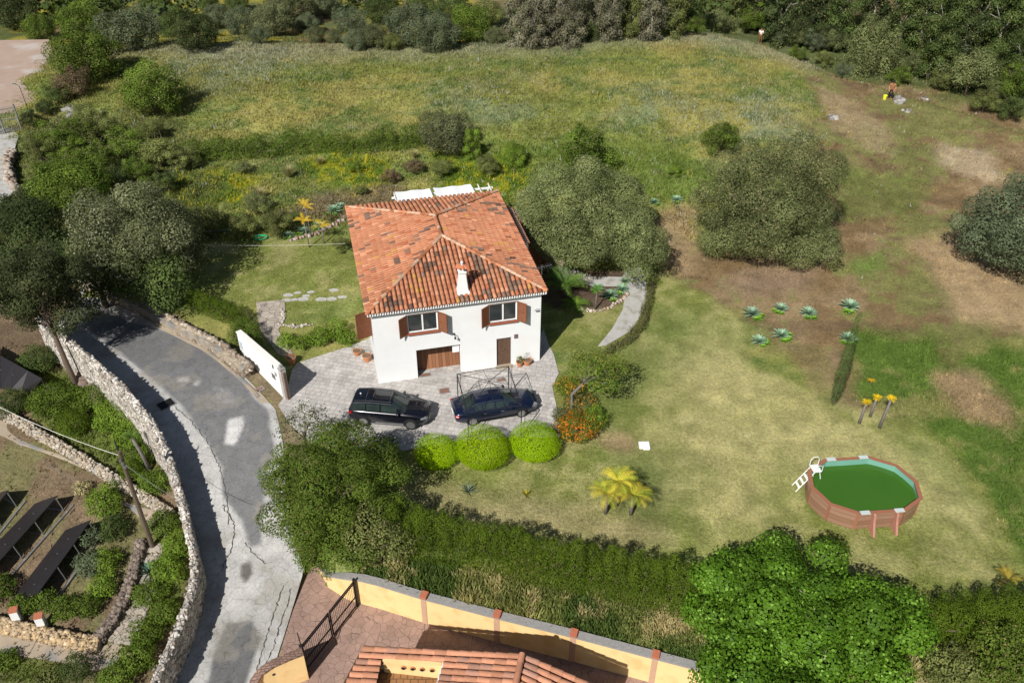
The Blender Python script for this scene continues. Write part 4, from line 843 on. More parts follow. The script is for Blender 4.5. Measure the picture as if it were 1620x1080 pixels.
PAL = dict(oak=((.06, .08, .028), (.215, .245, .095)), olive=((.06, .075, .032), (.175, .19, .09)), dark=((.035, .058, .016), (.1, .14, .038)), deep=((.026, .04, .014), (.07, .095, .032)), green=((.042, .075, .01), (.135, .195, .028)),
 fresh=((.08, .14, .014), (.19, .28, .035)), lime=((.16, .28, .002), (.3, .44, .004)), fig=((.024, .062, .004), (.095, .19, .013)), hedge=((.035, .066, .006), (.115, .17, .014)), scrub=((.075, .095, .026), (.19, .21, .065)), blue=((.065, .09, .045), (.15, .18, .1)),
 grey=((.1, .1, .065), (.23, .215, .145)), brown=((.09, .065, .035), (.19, .13, .08)), straw=((.28, .25, .12), (.48, .42, .22)), yellow=((.45, .3, .015), (.72, .52, .03)))
def trunk_mesh(h, r, lean=(0, 0), nb=5, spread=1.0, crown_h=1.5, rng=RNG):
    b = MB(); top = Vector((lean[0], lean[1], h)); b.tube([(0, 0, -.2), (lean[0]*.3, lean[1]*.3, h*.5), top], [r*1.25, r, r*.75], 8)
    for i in range(nb):
        a = i*2.4+rng.random(); e = top+Vector((math.cos(a)*spread, math.sin(a)*spread, crown_h*rng.uniform(.5, 1))); m_ = (top+e)/2+Vector((rng.normal()*.12*spread, rng.normal()*.12*spread, .1*crown_h)); s0 = top-Vector((0, 0, h*.25*rng.random())); b.tube([s0, m_, e], [r*.5, r*.33, r*.12], 5)
    return b
def tree(name, x, y, cz, rx, ry, rz, pal, label, cat='tree', n=16, br=.42, dens=60, size=.14, trunk=.16, lean=(0, 0), group=None, mt='leaf', bark='bark', accent=None, low=-.5, rng=None, loose=.16, up=.45, z0=None, part='crown', gap=.72, blobs=None, aspect=.6, clump=.25, twigs=0):
    """cz is the crown centre height over the ground"""
    rng = rng or RNG; z = ground(x, y) if z0 is None else z0; root = empty(name, (x, y, z), 0, label, cat, group)
    B = crown_blobs(rx, ry, rz, n, br, rng, low) if blobs is None else np.array(blobs); B[:, 0] += lean[0]; B[:, 1] += lean[1]; B[:, 2] += cz
    V, Fq, C = cloud(B, dens, size, *PAL[pal], rng=rng, accent=accent, loose=loose, up=up, gap=gap, aspect=aspect, clump=clump); link(part, np_mesh(part, V, Fq, C), M[mt], root)
    if trunk: h = max(.15, cz-rz*.55); trunk_mesh(h, trunk, lean, 6, rx*.6, rz*.9, rng).build('trunk' if part == 'crown' else 'stem', M[bark], root, smooth_=True)
    if twigs:
        for i in range(twigs):
            q = MB(); j = B[rng.integers(len(B))]; d_ = unit(rng.normal(size=3)+[0, -.3, .9]); p_ = j[:3]+d_*j[3:6]*.75; e_ = j[:3]+d_*j[3:6]*1.03; q.tube([p_-d_*.3, p_, e_+rng.normal(0, .08, 3)], [.035, .025, .008], 4)
            for _ in range(2): q.tube([p_, p_+(e_-p_)*.6+rng.normal(0, .16, 3)], [.02, .007], 3)
            q.build('twig', M[bark], root)
    return root
def at_crown(cx, cy, rxpx, cz):
    """ground spot and radius in metres for a crown seen at a pixel"""
    z = 0.
    for _ in range(12): p = G(cx, cy, z+cz); z = .5*z+.5*ground(p[0], p[1])
    return p[0], p[1], rxpx*depth(p)/F_PX
def T(name, cx, cy, rxpx, cz, rz, pal, label, ky=1., **k):
    x, y, r = at_crown(cx, cy, rxpx, cz); return tree(name, x, y, cz, r, r*ky, rz, pal, label, **k)

# ---- the big garden trees
x, y, r = at_crown(928, 345, 112, 3.7)
bl = np.concatenate([crown_blobs(r*.84, r*.8, 3.7, 40, .25, low=-.75)+[-.8, .9, .1, 0, 0, 0], crown_blobs(r*.6, r*.58, 2.2, 22, .3, low=-.75)+[r*.52, -r*.42, -.6, 0, 0, 0], crown_blobs(r*.4, r*.4, 2, 9, .42)+[r*.55, r*.45, .1, 0, 0, 0], crown_blobs(r*.4, r*.4, 1.4, 8, .42)+[-r*.1, -r*.55, -1.0, 0, 0, 0]])
tree('holm_oak', x, y, 3.7, r, r, 3.2, 'oak', 'wide grey-green holm oak beside the east side of the white house', blobs=bl, dens=120, size=.115, trunk=.3, loose=.12, accent=((.27, .28, .13), .12), clump=.3)
x, y, r = at_crown(1218, 316, 110, 4.3)
bl = np.concatenate([crown_blobs(r*1.02, r*.98, 4.4, 46, .24, low=-.78), crown_blobs(r*.4, r*.4, 1.7, 8, .42)+[r*.55, -r*.45, -2.2, 0, 0, 0], crown_blobs(r*.4, r*.4, 1.7, 8, .42)+[-r*.5, -r*.4, -2.2, 0, 0, 0]])
tree('holm_oak', x, y, 4.3, r, r, 4.2, 'oak', 'big round holm oak alone on the bare slope between house oak and right edge', blobs=bl, dens=120, size=.115, trunk=.35, loose=.12, accent=((.3, .28, .13), .14))
T('holm_oak', 1612, 362, 86, 3.6, 3.5, 'blue', 'dark holm oak cut off by the right edge of the picture', n=60, br=.23, dens=64, size=.15, trunk=.3, low=-.75)
# dark pine at the left edge, thin leaning trunk
x, y, z = P(128, 622); zg = ground(x, y)
pc = G(55, 448, zg+7.0); lx, ly = pc[0]-x, pc[1]-y
bl = []
for i in range(46): a = i*2.4; rr = RNG.uniform(.15, 1)**.6; bl.append((lx+math.cos(a)*2.9*rr, ly+math.sin(a)*2.2*rr, 6.7+RNG.uniform(-3.4, 3.0)*(1-.35*rr), .85, .8, .62))
pt = empty('pine_tree', (x, y, zg), 0, 'dark pine with a slim leaning trunk behind the upper end of the stone parapet', 'tree')
V, Fq, C = cloud(np.array(bl), 120, .17, (.025, .036, .014), (.08, .098, .038), loose=.25, aspect=.4); link('crown', np_mesh('crown', V, Fq, C), M['leaf'], pt)
b = MB(); b.tube([(0, 0, -.3), (lx*.25, ly*.15, 2), (lx*.6, ly*.5, 4.6), (lx, ly, 8.5)], [.2, .17, .13, .06], 8)
for i in range(16): q = bl[i*2]; b.tube([(lx*(.5+.025*i), ly*(.4+.03*i), 4.2+.25*i), q[:3]], [.05, .02], 4)
b.build('trunk', M['bark'], pt, smooth_=True)
# big mass left of the garden lawn
for a in ((212, 378, 100, 4.0, 3.7, 'olive', 'large greyish olive tree over the west corner of the garden lawn', dict(n=46, br=.23, dens=60, size=.15, trunk=.3, accent=((.27, .27, .18), .1))),
          (150, 430, 66, 3.0, 2.4, 'dark', 'dark tree leaning over the lane under the large olive', dict(n=20, dens=52, size=.15, trunk=.2)),
          (235, 445, 60, 2.6, 2.0, 'dark', 'shaded evergreen tree between the large olive and the lane wall', dict(n=18, dens=52, size=.15, trunk=.2)),
          (295, 400, 34, 1.7, 1.3, 'olive', 'small pale olive bush at the east foot of the large olive', dict(n=12, dens=60, size=.13, trunk=.08)),
          (110, 300, 55, 2.6, 2.2, 'green', 'dark green tree above the large olive by the left edge', dict(n=20, dens=45, size=.17, trunk=.2)),
          (40, 380, 70, 3.2, 2.6, 'deep', 'very dark tree behind the pine crown at the left edge', dict(n=22, dens=42, size=.18, trunk=.2)),
          (527, 768, 110, 2.4, 2.5, 'green', 'big dark green tree on the corner between the lane and the paved drive', dict(n=56, br=.24, dens=165, size=.105, trunk=.25, low=-.85, ky=.92, accent=((.2, .16, .05), .05), loose=.07)),
          (478, 672, 40, 2.6, 1.0, 'olive', 'thin grey olive sprigs rising over the corner tree by the entrance', dict(n=14, br=.4, dens=26, size=.12, trunk=.08, loose=.4)),
          (606, 712, 26, .9, .8, 'green', 'rounded evergreen bush at the right shoulder of the corner tree', dict(n=14, dens=80, size=.12, trunk=.08)),
          (1505, 1058, 40, 1.2, 1.1, 'scrub', 'pale weedy bush below the right hand hedge near the fig tree', dict(n=14, dens=90, size=.11, trunk=.06)),
          (1590, 1050, 50, 1.6, 1.5, 'green', 'dark mixed bush in the bottom right corner below the hedge', dict(n=18, dens=90, size=.12, trunk=.08, accent=((.25, .2, .08), .08))),
          (505, 875, 40, 1.3, 1.2, 'green', 'low skirt bush at the foot of the corner tree beside the lane', dict(n=14, dens=100, size=.11, trunk=.08)),
          (598, 850, 50, 1.8, 1.6, 'scrub', 'mixed green bush at the left end of the long conifer hedge', dict(n=18, dens=80, size=.11, trunk=.1, accent=((.2, .16, .09), .12))),
          (556, 884, 42, 1.3, 1.1, 'green', 'leafy shrub spilling over the corner of the ochre wall', dict(n=10, dens=80, size=.12, trunk=.06))):
    k = a[7]; T('broadleaf_tree' if a[3] > 2 else 'bush', *a[:7], cat='tree' if a[3] > 2 else 'bush', part='crown' if a[3] > 2 else 'foliage', **k)
# fig tree, large bright leaves
x, y, r = at_crown(1268, 990, 176, 3.2)
bl = np.concatenate([crown_blobs(r*1.0, r*.86, 2.5, 46, .21, low=-.5), crown_blobs(r*.45, r*.45, 1.5, 12, .36)+[-r*.4, r*.35, .1, 0, 0, 0], crown_blobs(r*.4, r*.4, 1.3, 10, .36)+[r*.5, r*.05, -.5, 0, 0, 0], crown_blobs(r*.5, r*.4, 1.5, 10, .36)+[-r*.35, -r*.4, -.3, 0, 0, 0]])
tree('fig_tree', x, y, 3.0, r, r, 2.6, 'fig', 'huge bright green fig tree with large leaves at the bottom right', blobs=bl, dens=125, size=.145, trunk=.25, accent=((.17, .3, .04), .1), up=.45, aspect=.8, loose=.12, mt='glossleaf', bark='palebark', twigs=40)
# ---- shrubs: round topiary, row in front of the lawn, orange flowering bush
def dome(name, px, py, rpx, h, pal, label, group=None, dens=230, size=.075, ky=1, cat='shrub', accent=None, bl=None, n=26, loose=.06, top=1., br=.3):
    z = 0.; p = G(px, py, h*.5); x, y = p[0], p[1]; zg = ground(x, y); p = G(px, py, zg+h*.5); x, y = p[0], p[1]; r = rpx*depth(p)/F_PX
    B = crown_blobs(r*.92, r*.92*ky, h*.5, n, br, low=-.9); B[0, 3:] *= 1.25
    return tree(name, x, y, h*.5, r, r*ky, h*.5, pal, label, cat, group=group, blobs=B if bl is None else bl(r, h), dens=dens, size=size, trunk=.05, loose=loose, part='foliage', accent=accent)
for px, py, rp, h, lb in ((689, 712, 33, 1.5, 'smallest clipped lime green ball shrub, left of the three'), (762, 705, 41, 1.9, 'middle clipped lime green ball shrub, largest of the three'), (844, 696, 37.5, 1.8, 'clipped lime green ball shrub beside the orange flowering bush')):
    dome('ball_shrub', px, py, rp, h, 'lime', lb, 'clipped lime green balls below the cars', bl=lambda r_, h_: np.array([(0, 0, -.05, r_, r_*.95, h_*.56), (r_*.1, -r_*.05, -h_*.12, r_*1.02, r_*.95, h_*.4)]), dens=560, size=.055, loose=.035)
for px, py, rp, h, pal, lb, ac in ((903, 612, 26, 1.0, 'green', 'orange flowering shrub at the edge of the paving', ((.75, .3, .02), .2)), (916, 640, 34, 1.0, 'scrub', 'green flowering shrub under the leaning garden tree', ((.75, .27, .02), .12)), (914, 674, 38, 1.2, 'green', 'bright orange flowering bush beside the lime ball shrub', ((.72, .2, .015), .27)), (940, 660, 24, 1.1, 'fresh', 'glossy green bush on the lawn side of the orange flowers', None), (888, 655, 16, .8, 'olive', 'small grey bush on the paving edge left of the leaning trunk', None)):
    dome('flowering_shrub' if ac else 'bush', px, py, rp, h, pal, lb, accent=ac, dens=170, size=.08, loose=.15)
# small leaning tree above it
x, y, z = P(904, 658); pc = G(938, 584, 3.0); tr = empty('garden_tree', (x, y, 0), 0, 'small crooked tree with a bare leaning trunk over the orange bush', 'tree'); lx, ly = pc[0]-x, pc[1]-y
bl = [(lx+a, ly+b_, 2.9+c, .75, .7, .42) for a, b_, c in ((-1.1, -.3, .1), (-.5, .3, .2), (.1, -.3, .3), (.5, .5, .15), (1.1, .1, 0), (1.3, .9, .1), (.2, 1.0, .2), (-.7, 1.0, .1), (1.0, -.9, -.2), (.2, -1.1, -.2), (1.7, .4, -.1))]
V, Fq, C = cloud(np.array(bl), 62, .13, *PAL['green'], loose=.4, accent=((.2, .17, .03), .12)); link('crown', np_mesh('crown', V, Fq, C), M['leaf'], tr)
b = MB(); b.tube([(0, 0, -.1), (.0, .1, 1.1), (-.05, .2, 1.5), (lx*.35, ly*.4, 2.0), (lx*.8, ly*.8, 2.5)], [.11, .1, .09, .07, .04], 7)
for q in bl[::2]: b.tube([(lx*.5, ly*.55, 2.2), q[:3]], [.04, .012], 5)
b.build('trunk', M['greybark'], tr, smooth_=True)
for px, py, rp, h, lb in ((452, 538, 18, .8, 'leftmost leafy shrub in the row beside the stone steps'), (478, 541, 17, .8, 'second leafy shrub in the row along the drive'), (505, 532, 24, 1.0, 'third leafy shrub in the row along the drive'), (533, 520, 24, 1.0, 'largest bright leafy shrub in the row along the drive'), (547, 535, 18, .8, 'leafy shrub at the house end of the row along the drive')):
    dome('leafy_shrub', px, py, rp, h, 'fresh', lb, 'row of leafy shrubs along the drive', dens=120, size=.11, loose=.2, n=14)
dome('bush', 575, 512, 10, .9, 'fresh', 'narrow yellow-green bush against the west wall of the house', dens=140, size=.08, n=8)
# ---- hedges
def hedge(name, px, h, wd, pal, label, f=None, dens=150, size=.09, step=.55, jag=.12, cat='hedge', acc=None, base=None):
    pts = PP(px) if base is None else base; c0 = pts.mean(0); root = empty(name, (c0[0], c0[1], ground(c0[0], c0[1])), 0, label, cat); L_ = [0]
    for i in range(1, len(pts)): L_.append(L_[-1]+float(np.linalg.norm(pts[i, :2]-pts[i-1, :2])))
    n = int(L_[-1]/step)+1; bl = []
    for t in np.linspace(0, L_[-1], n):
        x, y = [float(np.interp(t, L_, pts[:, k])) for k in (0, 1)]; z = ground(x, y); hh = h*RNG.uniform(1-jag, 1+jag)
        for q in range(-1, 2):
            ax = RNG.uniform(-.5, .5)*wd; ay = RNG.uniform(-.5, .5)*wd; bl.append((x-c0[0]+ax, y-c0[1]+ay, z-root.location.z+hh*RNG.uniform(.62, .8), wd*.2, wd*.2, hh*.3))
        for q in range(3): bl.append((x-c0[0]+RNG.normal(0, .06), y-c0[1]+RNG.normal(0, .06), z-root.location.z+hh*(.22+.29*q), wd*.56*(1.05-.18*q), wd*.56*(1.05-.18*q), hh*.26))
    V, Fq, C = cloud(np.array(bl), dens, size, *PAL[pal], loose=.12, up=.5, accent=acc, aspect=.4, clump=.12); link('foliage', np_mesh('foliage', V, Fq, C), M['leaf'], root)
    b = MB(); 
    b.tube([(bl[i][0], bl[i][1], bl[i][2]) for i in range(0, len(bl), 3)], .05, 5); b.build('stem', M['bark'], root); return root
hedge('conifer_hedge', [(612, 872), (700, 885), (800, 905), (900, 928), (1000, 948), (1095, 968)], 3.0, 1.15, 'hedge', 'long dense conifer hedge along the bottom edge of the lawn', dens=230, size=.09, step=.6)
hedge('conifer_hedge', [(1440, 1008), (1520, 1003), (1640, 990)], 2.2, 1.5, 'hedge', 'conifer hedge right of the fig tree at the bottom corner', dens=190, size=.1, step=.6)
hedge('clipped_hedge', [(305, 487), (340, 500), (382, 518)], 1.5, .9, 'hedge', 'short clipped conifer hedge above the stone bank by the lane', dens=200, size=.08, step=.42, jag=.05)
hedge('clipped_hedge', [(372, 545), (388, 530), (402, 535), (405, 560)], 1.3, .9, 'green', 'bushy clipped hedge at the upper end of the white entrance wall', dens=200, size=.08, step=.4, jag=.05)
hedge('path_hedge', [(962, 560), (990, 545), (1015, 520), (1025, 480), (1030, 455)], .55, .6, 'scrub', 'low straggly hedge following the curved garden path', dens=170, size=.08, step=.4, acc=((.2, .15, .06), .15))
hedge('terrace_hedge', [(290, 255), (370, 248), (450, 242), (540, 238), (610, 235), (672, 228)], 1.5, 1.7, 'green', 'loose green hedge across the slope above the garden', dens=80, size=.14, step=1.1, jag=.38)
# slim cypress leaning out of the picture centre
x, y, z = P(1318, 640)
cyp = empty('slim_cypress', (x, y, z), 0, 'single slim columnar cypress standing on the open lawn edge', 'tree', None)
bl = [(RNG.normal(0, .02), RNG.normal(0, .02), .35+i*.34, max(.12, .35*math.sin(math.pi*min(1, (i+2.5)/22.)**.8)), max(.12, .35*math.sin(math.pi*min(1, (i+2.5)/22.)**.8)), .36) for i in range(19)]
V, Fq, C = cloud(np.array(bl), 420, .07, (.035, .065, .015), (.1, .15, .045), loose=.08, up=.2, aspect=.35); link('crown', np_mesh('crown', V, Fq, C), M['leaf'], cyp); MB().tube([(0, 0, -.1), (0, 0, 2)], .05, 6).build('trunk', M['bark'], cyp)

# ---- rosettes, palms, pots
def rosette(n, l, wd, ca, cb, curl=.5, rng=RNG, up0=.15, up1=1.35):
    V = []; Fq = []; C = []
    for i in range(n):
        a = i*2.39996; e = up0+(up1-up0)*(i/n)**.9; ll = l*(1-.35*i/n)*rng.uniform(.85, 1.1); d = np.array([math.cos(a), math.sin(a), 0]); s = np.array([-d[1], d[0], 0]); k0 = len(V); p = np.array([0, 0, .05]); c = np.array(ca)+(np.array(cb)-ca)*rng.random()
        for j in range(6):
            t = j/5; w_ = wd*math.sin(math.pi*(.18+.82*t)**.8)*.5 if j < 5 else .004; ee = e-curl*t*t*.6; V += [p-s*w_+[0, 0, w_*.35], p, p+s*w_+[0, 0, w_*.35]]; C += [c*(.8+.4*t)]*3; p = p+(d*math.cos(ee)+np.array([0, 0, math.sin(ee)]))*ll/5
        for j in range(5): Fq += [(k0+3*j, k0+3*j+1, k0+3*j+4, k0+3*j+3), (k0+3*j+1, k0+3*j+2, k0+3*j+5, k0+3*j+4)]
    return V, Fq, C
RM = [np_mesh('rosette', *rosette(40, .8, .2, (.16, .27, .17), (.3, .42, .3)), smooth_=True) for k in range(3)]
RL_ = [np_mesh('rosette', *rosette(16, .36, .12, (.14, .28, .03), (.25, .42, .06)), smooth_=True) for k in range(2)]
def agave(px, py, s, label, grp, offs=4, side=(1, -1), mi=0):
    x, y, z = P(px, py); root = empty('agave_plant', (x, y, z), RNG.uniform(0, 6), label, 'plant', grp)
    o = link('rosette', RM[mi % 3], M['leaf'], root); o.scale = (s, s, s*.9)
    for k in range(offs): q = link('offshoot', RL_[k % 2], M['leaf'], root); a = math.atan2(side[1], side[0])+RNG.uniform(-.9, .9)-root.rotation_euler.z; q.location = (math.cos(a)*.62*s, math.sin(a)*.62*s, 0); q.scale = (s*.95,)*3; q.rotation_euler = (0, 0, RNG.uniform(0, 6))
for i, a in enumerate(((1189, 499, 1.05, 'upper left blue-green agave at the edge of the dry patch', 5, (1, -.6)), (1235, 491, .9, 'small agave second from the left in the upper row on the dry patch', 4, (-.4, -1)), (1278, 498, 1.0, 'agave third from the left in the upper row on the dry patch', 4, (.3, -1)), (1344, 488, 1.15, 'largest agave, rightmost in the upper row on the dry patch', 3, (0, -1)),
      (1200, 542, .9, 'lower left agave with a bright green offshoot', 4, (1, -.6)), (1235, 533, 1.0, 'lower agave between the two rows with wide offshoots', 5, (1, -.8)), (1340, 538, .95, 'agave half behind the slim cypress', 3, (-.6, -1)))):
    agave(a[0], a[1], a[2], a[3], 'agaves on the dry lawn edge', a[4], a[5], i)
for i, (px, py, s, lb) in enumerate(((1034, 322, .75, 'agave on bare soil right of the house oak'), (1070, 318, .85, 'agave on bare soil between the two oaks'), (945, 458, .8, 'green agave at the middle of the planted bed'), (965, 470, 1.0, 'large pale agave in the planted bed by the curved path'), (983, 460, .9, 'agave nearest the curved path in the planted bed'), (988, 447, .7, 'small agave at the top of the planted bed by the path'),
      (455, 375, .8, 'leftmost succulent under the house lawn rockery'), (480, 368, .9, 'pale succulent behind the thin yellow palms'), (505, 360, .8, 'succulent right of the thin yellow palms'), (528, 336, 1.1, 'bright succulent clump near the back left roof corner'), (538, 330, .9, 'small bright succulent touching the back left roof corner'))):
    agave(px, py, s, lb, None, 2, (0, -1), i)
def spiky(px, py, s, label, ca, cb, n=26, wd=.07, up0=.3, name='spiky_plant', curl=.2, z=None):
    x, y, zz = P(px, py) if z is None else z; root = empty(name, (x, y, zz), 0, label, 'plant'); o = link('rosette', np_mesh('rosette', *rosette(n, s, wd, ca, cb, curl, up0=up0)), M['leaf'], root); return root
spiky(236, 908, 1.0, 'blue-green agave with long pointed leaves beside the garden steps', (.05, .1, .08), (.12, .2, .16), 24, .13)
spiky(740, 780, .75, 'small grey-green fan plant alone on the lawn left of the yellow palms', (.12, .16, .1), (.2, .25, .17), 26, .06)
spiky(832, 785, .5, 'small yellowing palm seedling on the lawn below the ball shrubs', (.08, .12, .02), (.4, .33, .03), 14, .06)
spiky(228, 712, .9, 'dark spiky yucca head beside the stone parapet', (.03, .07, .02), (.07, .12, .04), 30, .06)
def palm_fronds(n, l, ca, cb, droop=1.0, rng=RNG, el=.8, leaf=.24, width=.028):
    V = []; Fq = []; C = []
    for i in range(n):
        a = i*2.39996+rng.random()*.3; e = el*rng.uniform(.5, 1.3); d = np.array([math.cos(a), math.sin(a), 0]); p = np.zeros(3); m_ = 22; c = np.array(ca)+(np.array(cb)-ca)*rng.random()
        s = np.array([-d[1], d[0], 0])
        for j in range(m_):
            t = j/m_; ee = e-droop*1.6*t*t; q = p+(d*math.cos(ee)+np.array([0, 0, math.sin(ee)]))*l/m_; ll = leaf*l*math.sin(math.pi*(.12+.8*t)); f = (q-p)
            for sg in (-1, 1):
                tip = p+s*sg*ll*.85+f*1.6-np.array([0, 0, ll*.35]); k0 = len(V); V += [p, p+f*.62, tip+f*.15, tip]; Fq.append((k0, k0+1, k0+2, k0+3)); C += [c*rng.uniform(.8, 1.2)]*4
            p = q
    return V, Fq, C
def palm(px, py, h, l, n, pal, label, lean=(0, 0), r=.09, group=None, el=.8, droop=1., mt='greybark', rdark=None, name='palm_tree'):
    x, y, z = P(px, py); root = empty(name, (x, y, z), 0, label, 'palm', group); b = MB(); b.tube([(0, 0, -.1), (lean[0]*.4, lean[1]*.4, h*.5), (lean[0], lean[1], h)], [r*1.15, r, r*.85], 8); b.build('trunk', M[mt], root, smooth_=True)
    V, Fq, C = palm_fronds(n, l, *pal, el=el, droop=droop); V = np.array(V)+[lean[0], lean[1], h]; link('fronds', np_mesh('fronds', V, Fq, C), M['leaf'], root); return root
YP = ((.3, .36, .04), (.62, .5, .06)); GP = ((.05, .1, .02), (.14, .22, .04))
for px, py, h, lb in ((958, 812, 1.5, 'front left trunk of the yellow palm clump on the lawn'), (975, 800, 1.8, 'middle yellow-green palm of the lawn clump, tallest'), (998, 814, 1.5, 'right yellow palm of the lawn clump, orange tips')):
    palm(px, py, h, 1.15, 15, YP, lb, group='three yellow palms on the lawn', el=.7)
for px, py, h, lb, ln in ((1359, 670, 1.5, 'left grey stump palm with a yellow tuft by the slim cypress', (.1, .1)), (1376, 659, 1.4, 'middle grey stump palm with the fullest yellow tuft', (.1, .05)), (1391, 677, 2.1, 'right tall stump palm with a thin dry spike on top', (.2, .1))):
    palm(px, py, h, .36, 22, ((.6, .4, .01), (.85, .6, .02)), lb, ln, .085, 'three stump palms with yellow tufts', el=.9)
palm(1376, 610, .35, .3, 12, ((.6, .35, .02), (.8, .45, .02)), 'tiny orange flowering spike left of the green patch', r=.02)
for px, py, h, lb, ln in ((490, 392, 2.2, 'front thin yellow palm on the house lawn', (-.2, .1)), (493, 376, 2.6, 'tall thin palm with bright yellow drooping fronds behind the house lawn', (-.2, .1)), (513, 386, 1.4, 'short thin palm nearest the roof on the house lawn', (-.1, .2))):
    palm(px, py, h, .9, 7, ((.55, .38, .03), (.75, .5, .05)), lb, ln, .045, 'thin yellow palms on the house lawn', el=.9)
palm(893, 470, .9, 1.9, 22, GP, 'bushy green palm against the east side of the house', r=.16, el=.9, mt='bark')
palm(910, 488, .3, 1.2, 16, ((.09, .17, .02), (.2, .3, .05)), 'low bright palm in front of the bushy house palm', r=.1, el=.7, mt='bark')
palm(942, 490, 1.6, .55, 26, ((.08, .17, .03), (.16, .3, .06)), 'slim dragon palm with one bare stem in the planted bed', r=.05, el=.8)
palm(238, 745, 2.6, .6, 18, GP, 'bare stemmed yucca beside the stone parapet', lean=(-.5, .1), r=.1, el=.9)
palm(1590, 925, .4, .8, 16, ((.05, .08, .03), (.5, .36, .05)), 'dark dry palm tuft in the lower right corner of the lawn', r=.08, el=.9)
# pots
def pot(lx, ly, r, h, label, pal, fr, kind='bush', wp=None):
    p = HL(lx, ly, .06) if wp is None else wp; root = empty('potted_plant', p, 0, label, 'potted plant')
    b = MB(); b.lathe([(r*.62, 0), (r*.72, .02), (r*.98, h*.8), (r, h*.86), (r*1.1, h*.87), (r*1.1, h), (r*.95, h), (r*.9, h*.85)], (0, 0, 0), 20); b.build('pot', M['terra'], root, smooth_=False)
    MB().lathe([(0.01, h*.84), (r*.92, h*.85), (r*.9, h*.87)], (0, 0, 0), 14).build('potting_soil', M['soil'], root)
    V, Fq, C = cloud(crown_blobs(fr, fr, fr*.9, 10, .4)+[0, 0, h+fr*.6, 0, 0, 0], 300 if kind == 'bush' else 50, .055, *PAL[pal], loose=.15 if kind == 'bush' else .5); link('foliage', np_mesh('foliage', V, Fq, C), M['leaf'], root); return root
pot(8.98, -.28, .2, .34, 'small terracotta pot with a round dense bush by the front door', 'green', .24)
pot(9.5, -.22, .27, .38, 'wide round terracotta pot with pale airy stems by the front door', 'olive', .34, 'airy')
pot(-.45, 2.5, .27, .45, 'tall orange pot with dry stems at the west corner of the house', 'grey', .36, 'airy')
pot(-1.0, 3.3, .26, .34, 'dark red pot behind the orange pot at the west corner', 'olive', .34, 'airy')
pot(0, 0, .3, .5, 'dark pot with a withered plant behind the entrance wall', 'brown', .4, 'airy', wp=P(462, 575)+[0, 0, .02])

# ================================================================== OCHRE WALL, GATE, NEIGHBOUR'S HOUSE
yw0 = [(503,899,-2.22,-2.0),(520,930,-2.22,-1.3),(548,948,-2.22,-.62),(577,957,-2.22,-.36),(600,963,-2.22,-.35),(673,986,-2.22,-.35),(786,1016,-2.22,-.35),(904,1046,-2.22,-.35),(1030,1080,-2.22,-.35),(1150,1112,-2.22,-.35),(1300,1150,-2.22,-.35)]
bp = np.array([G(a, b_, c) for a, b_, c, d in yw0]); tz = np.array([q[3] for q in yw0])
yw = empty('ochre_boundary_wall', (bp[5][0], bp[5][1], -2.22), 0, 'long ochre rendered wall with grey coping and brick piers below the weed strip', 'wall'); o0 = np.array(yw.location)
def wallstrip(b, pts, z0, z1, t, off=0.):
    d = np.gradient(pts[:, :2], axis=0); nn = np.stack([-d[:, 1], d[:, 0]], 1); nn /= np.linalg.norm(nn, axis=1)[:, None]; n = len(pts); V = []
    for i in range(n):
        for o_, z in ((off, z0[i]), (off, z1[i]), (off+t, z1[i]), (off+t, z0[i])): V.append((pts[i, 0]+nn[i, 0]*o_-o0[0], pts[i, 1]+nn[i, 1]*o_-o0[1], z-o0[2]))
    b.add(V, [(4*i+k, 4*i+4+k, 4*i+4+(k+1) % 4, 4*i+(k+1) % 4) for i in range(n-1) for k in range(4)]+[(0, 1, 2, 3), (4*n-1, 4*n-2, 4*n-3, 4*n-4)])
b = MB(); wallstrip(b, bp, np.full(len(bp), -2.4), tz, .38); b.build('wall_face', M['ochre'], yw)
b = MB(); wallstrip(b, bp, tz+.002, tz+.1, .42, -.03); b.build('coping', M['grey_stone'], yw)
for i in (5, 6, 7, 8):
    d = bp[i+1]-bp[i-1]; an = math.atan2(d[1], d[0]); nv = np.array([-math.sin(an), math.cos(an)]); c = bp[i][:2]-o0[:2]
    pr_ = MB().box((*(c+nv*.1), .93), (.27, .26, 1.9), rz=an).build('pier', mat('pier_brick', (.5, .31, .21), .85, var=.2, sc=10) if i == 5 else bpy.data.materials['pier_brick'], yw)
    MB().box((*(c+nv*.14), 2.06), (.34, .42, .16), rz=an).build('pier_cap', M['brick'], pr_, bev=.015)
    b = MB()
    for k in range(6): b.box((*(c+nv*(-.055)), .18+k*.31), (.33, .012, .012), rz=an)
# curved pier wall at the lower left of the gate
cp = [(478,1066,-2.2,-.3),(462,1078,-2.2,-.35),(440,1092,-2.2,-.5),(420,1105,-2.2,-.7),(405,1125,-2.2,-1.0),(395,1160,-2.2,-1.2)]
cw = np.array([G(478,1027,-.25), G(455,1036,-.3), G(430,1047,-.4), G(410,1060,-.6), G(398,1078,-.9), G(392,1100,-1.1)]); ct = cw[:, 2].copy()
cwl = empty('curved_gate_wall', (cw[2][0], cw[2][1], -2.22), 0, 'curved ochre wall with dark brick coping at the lower left of the metal gate', 'wall'); o0 = np.array(cwl.location)
b = MB(); wallstrip(b, cw, np.full(len(cw), -2.5), ct, .3, -.02); b.build('wall_face', M['ochre'], cwl)
b = MB(); wallstrip(b, cw, ct+.002, ct+.1, .4, -.07); b.build('coping', pattern_mat('brick_coping', (.2, .12, .09), (.27, .17, .13), (.1, .07, .06), .25, .12, .02), cwl)
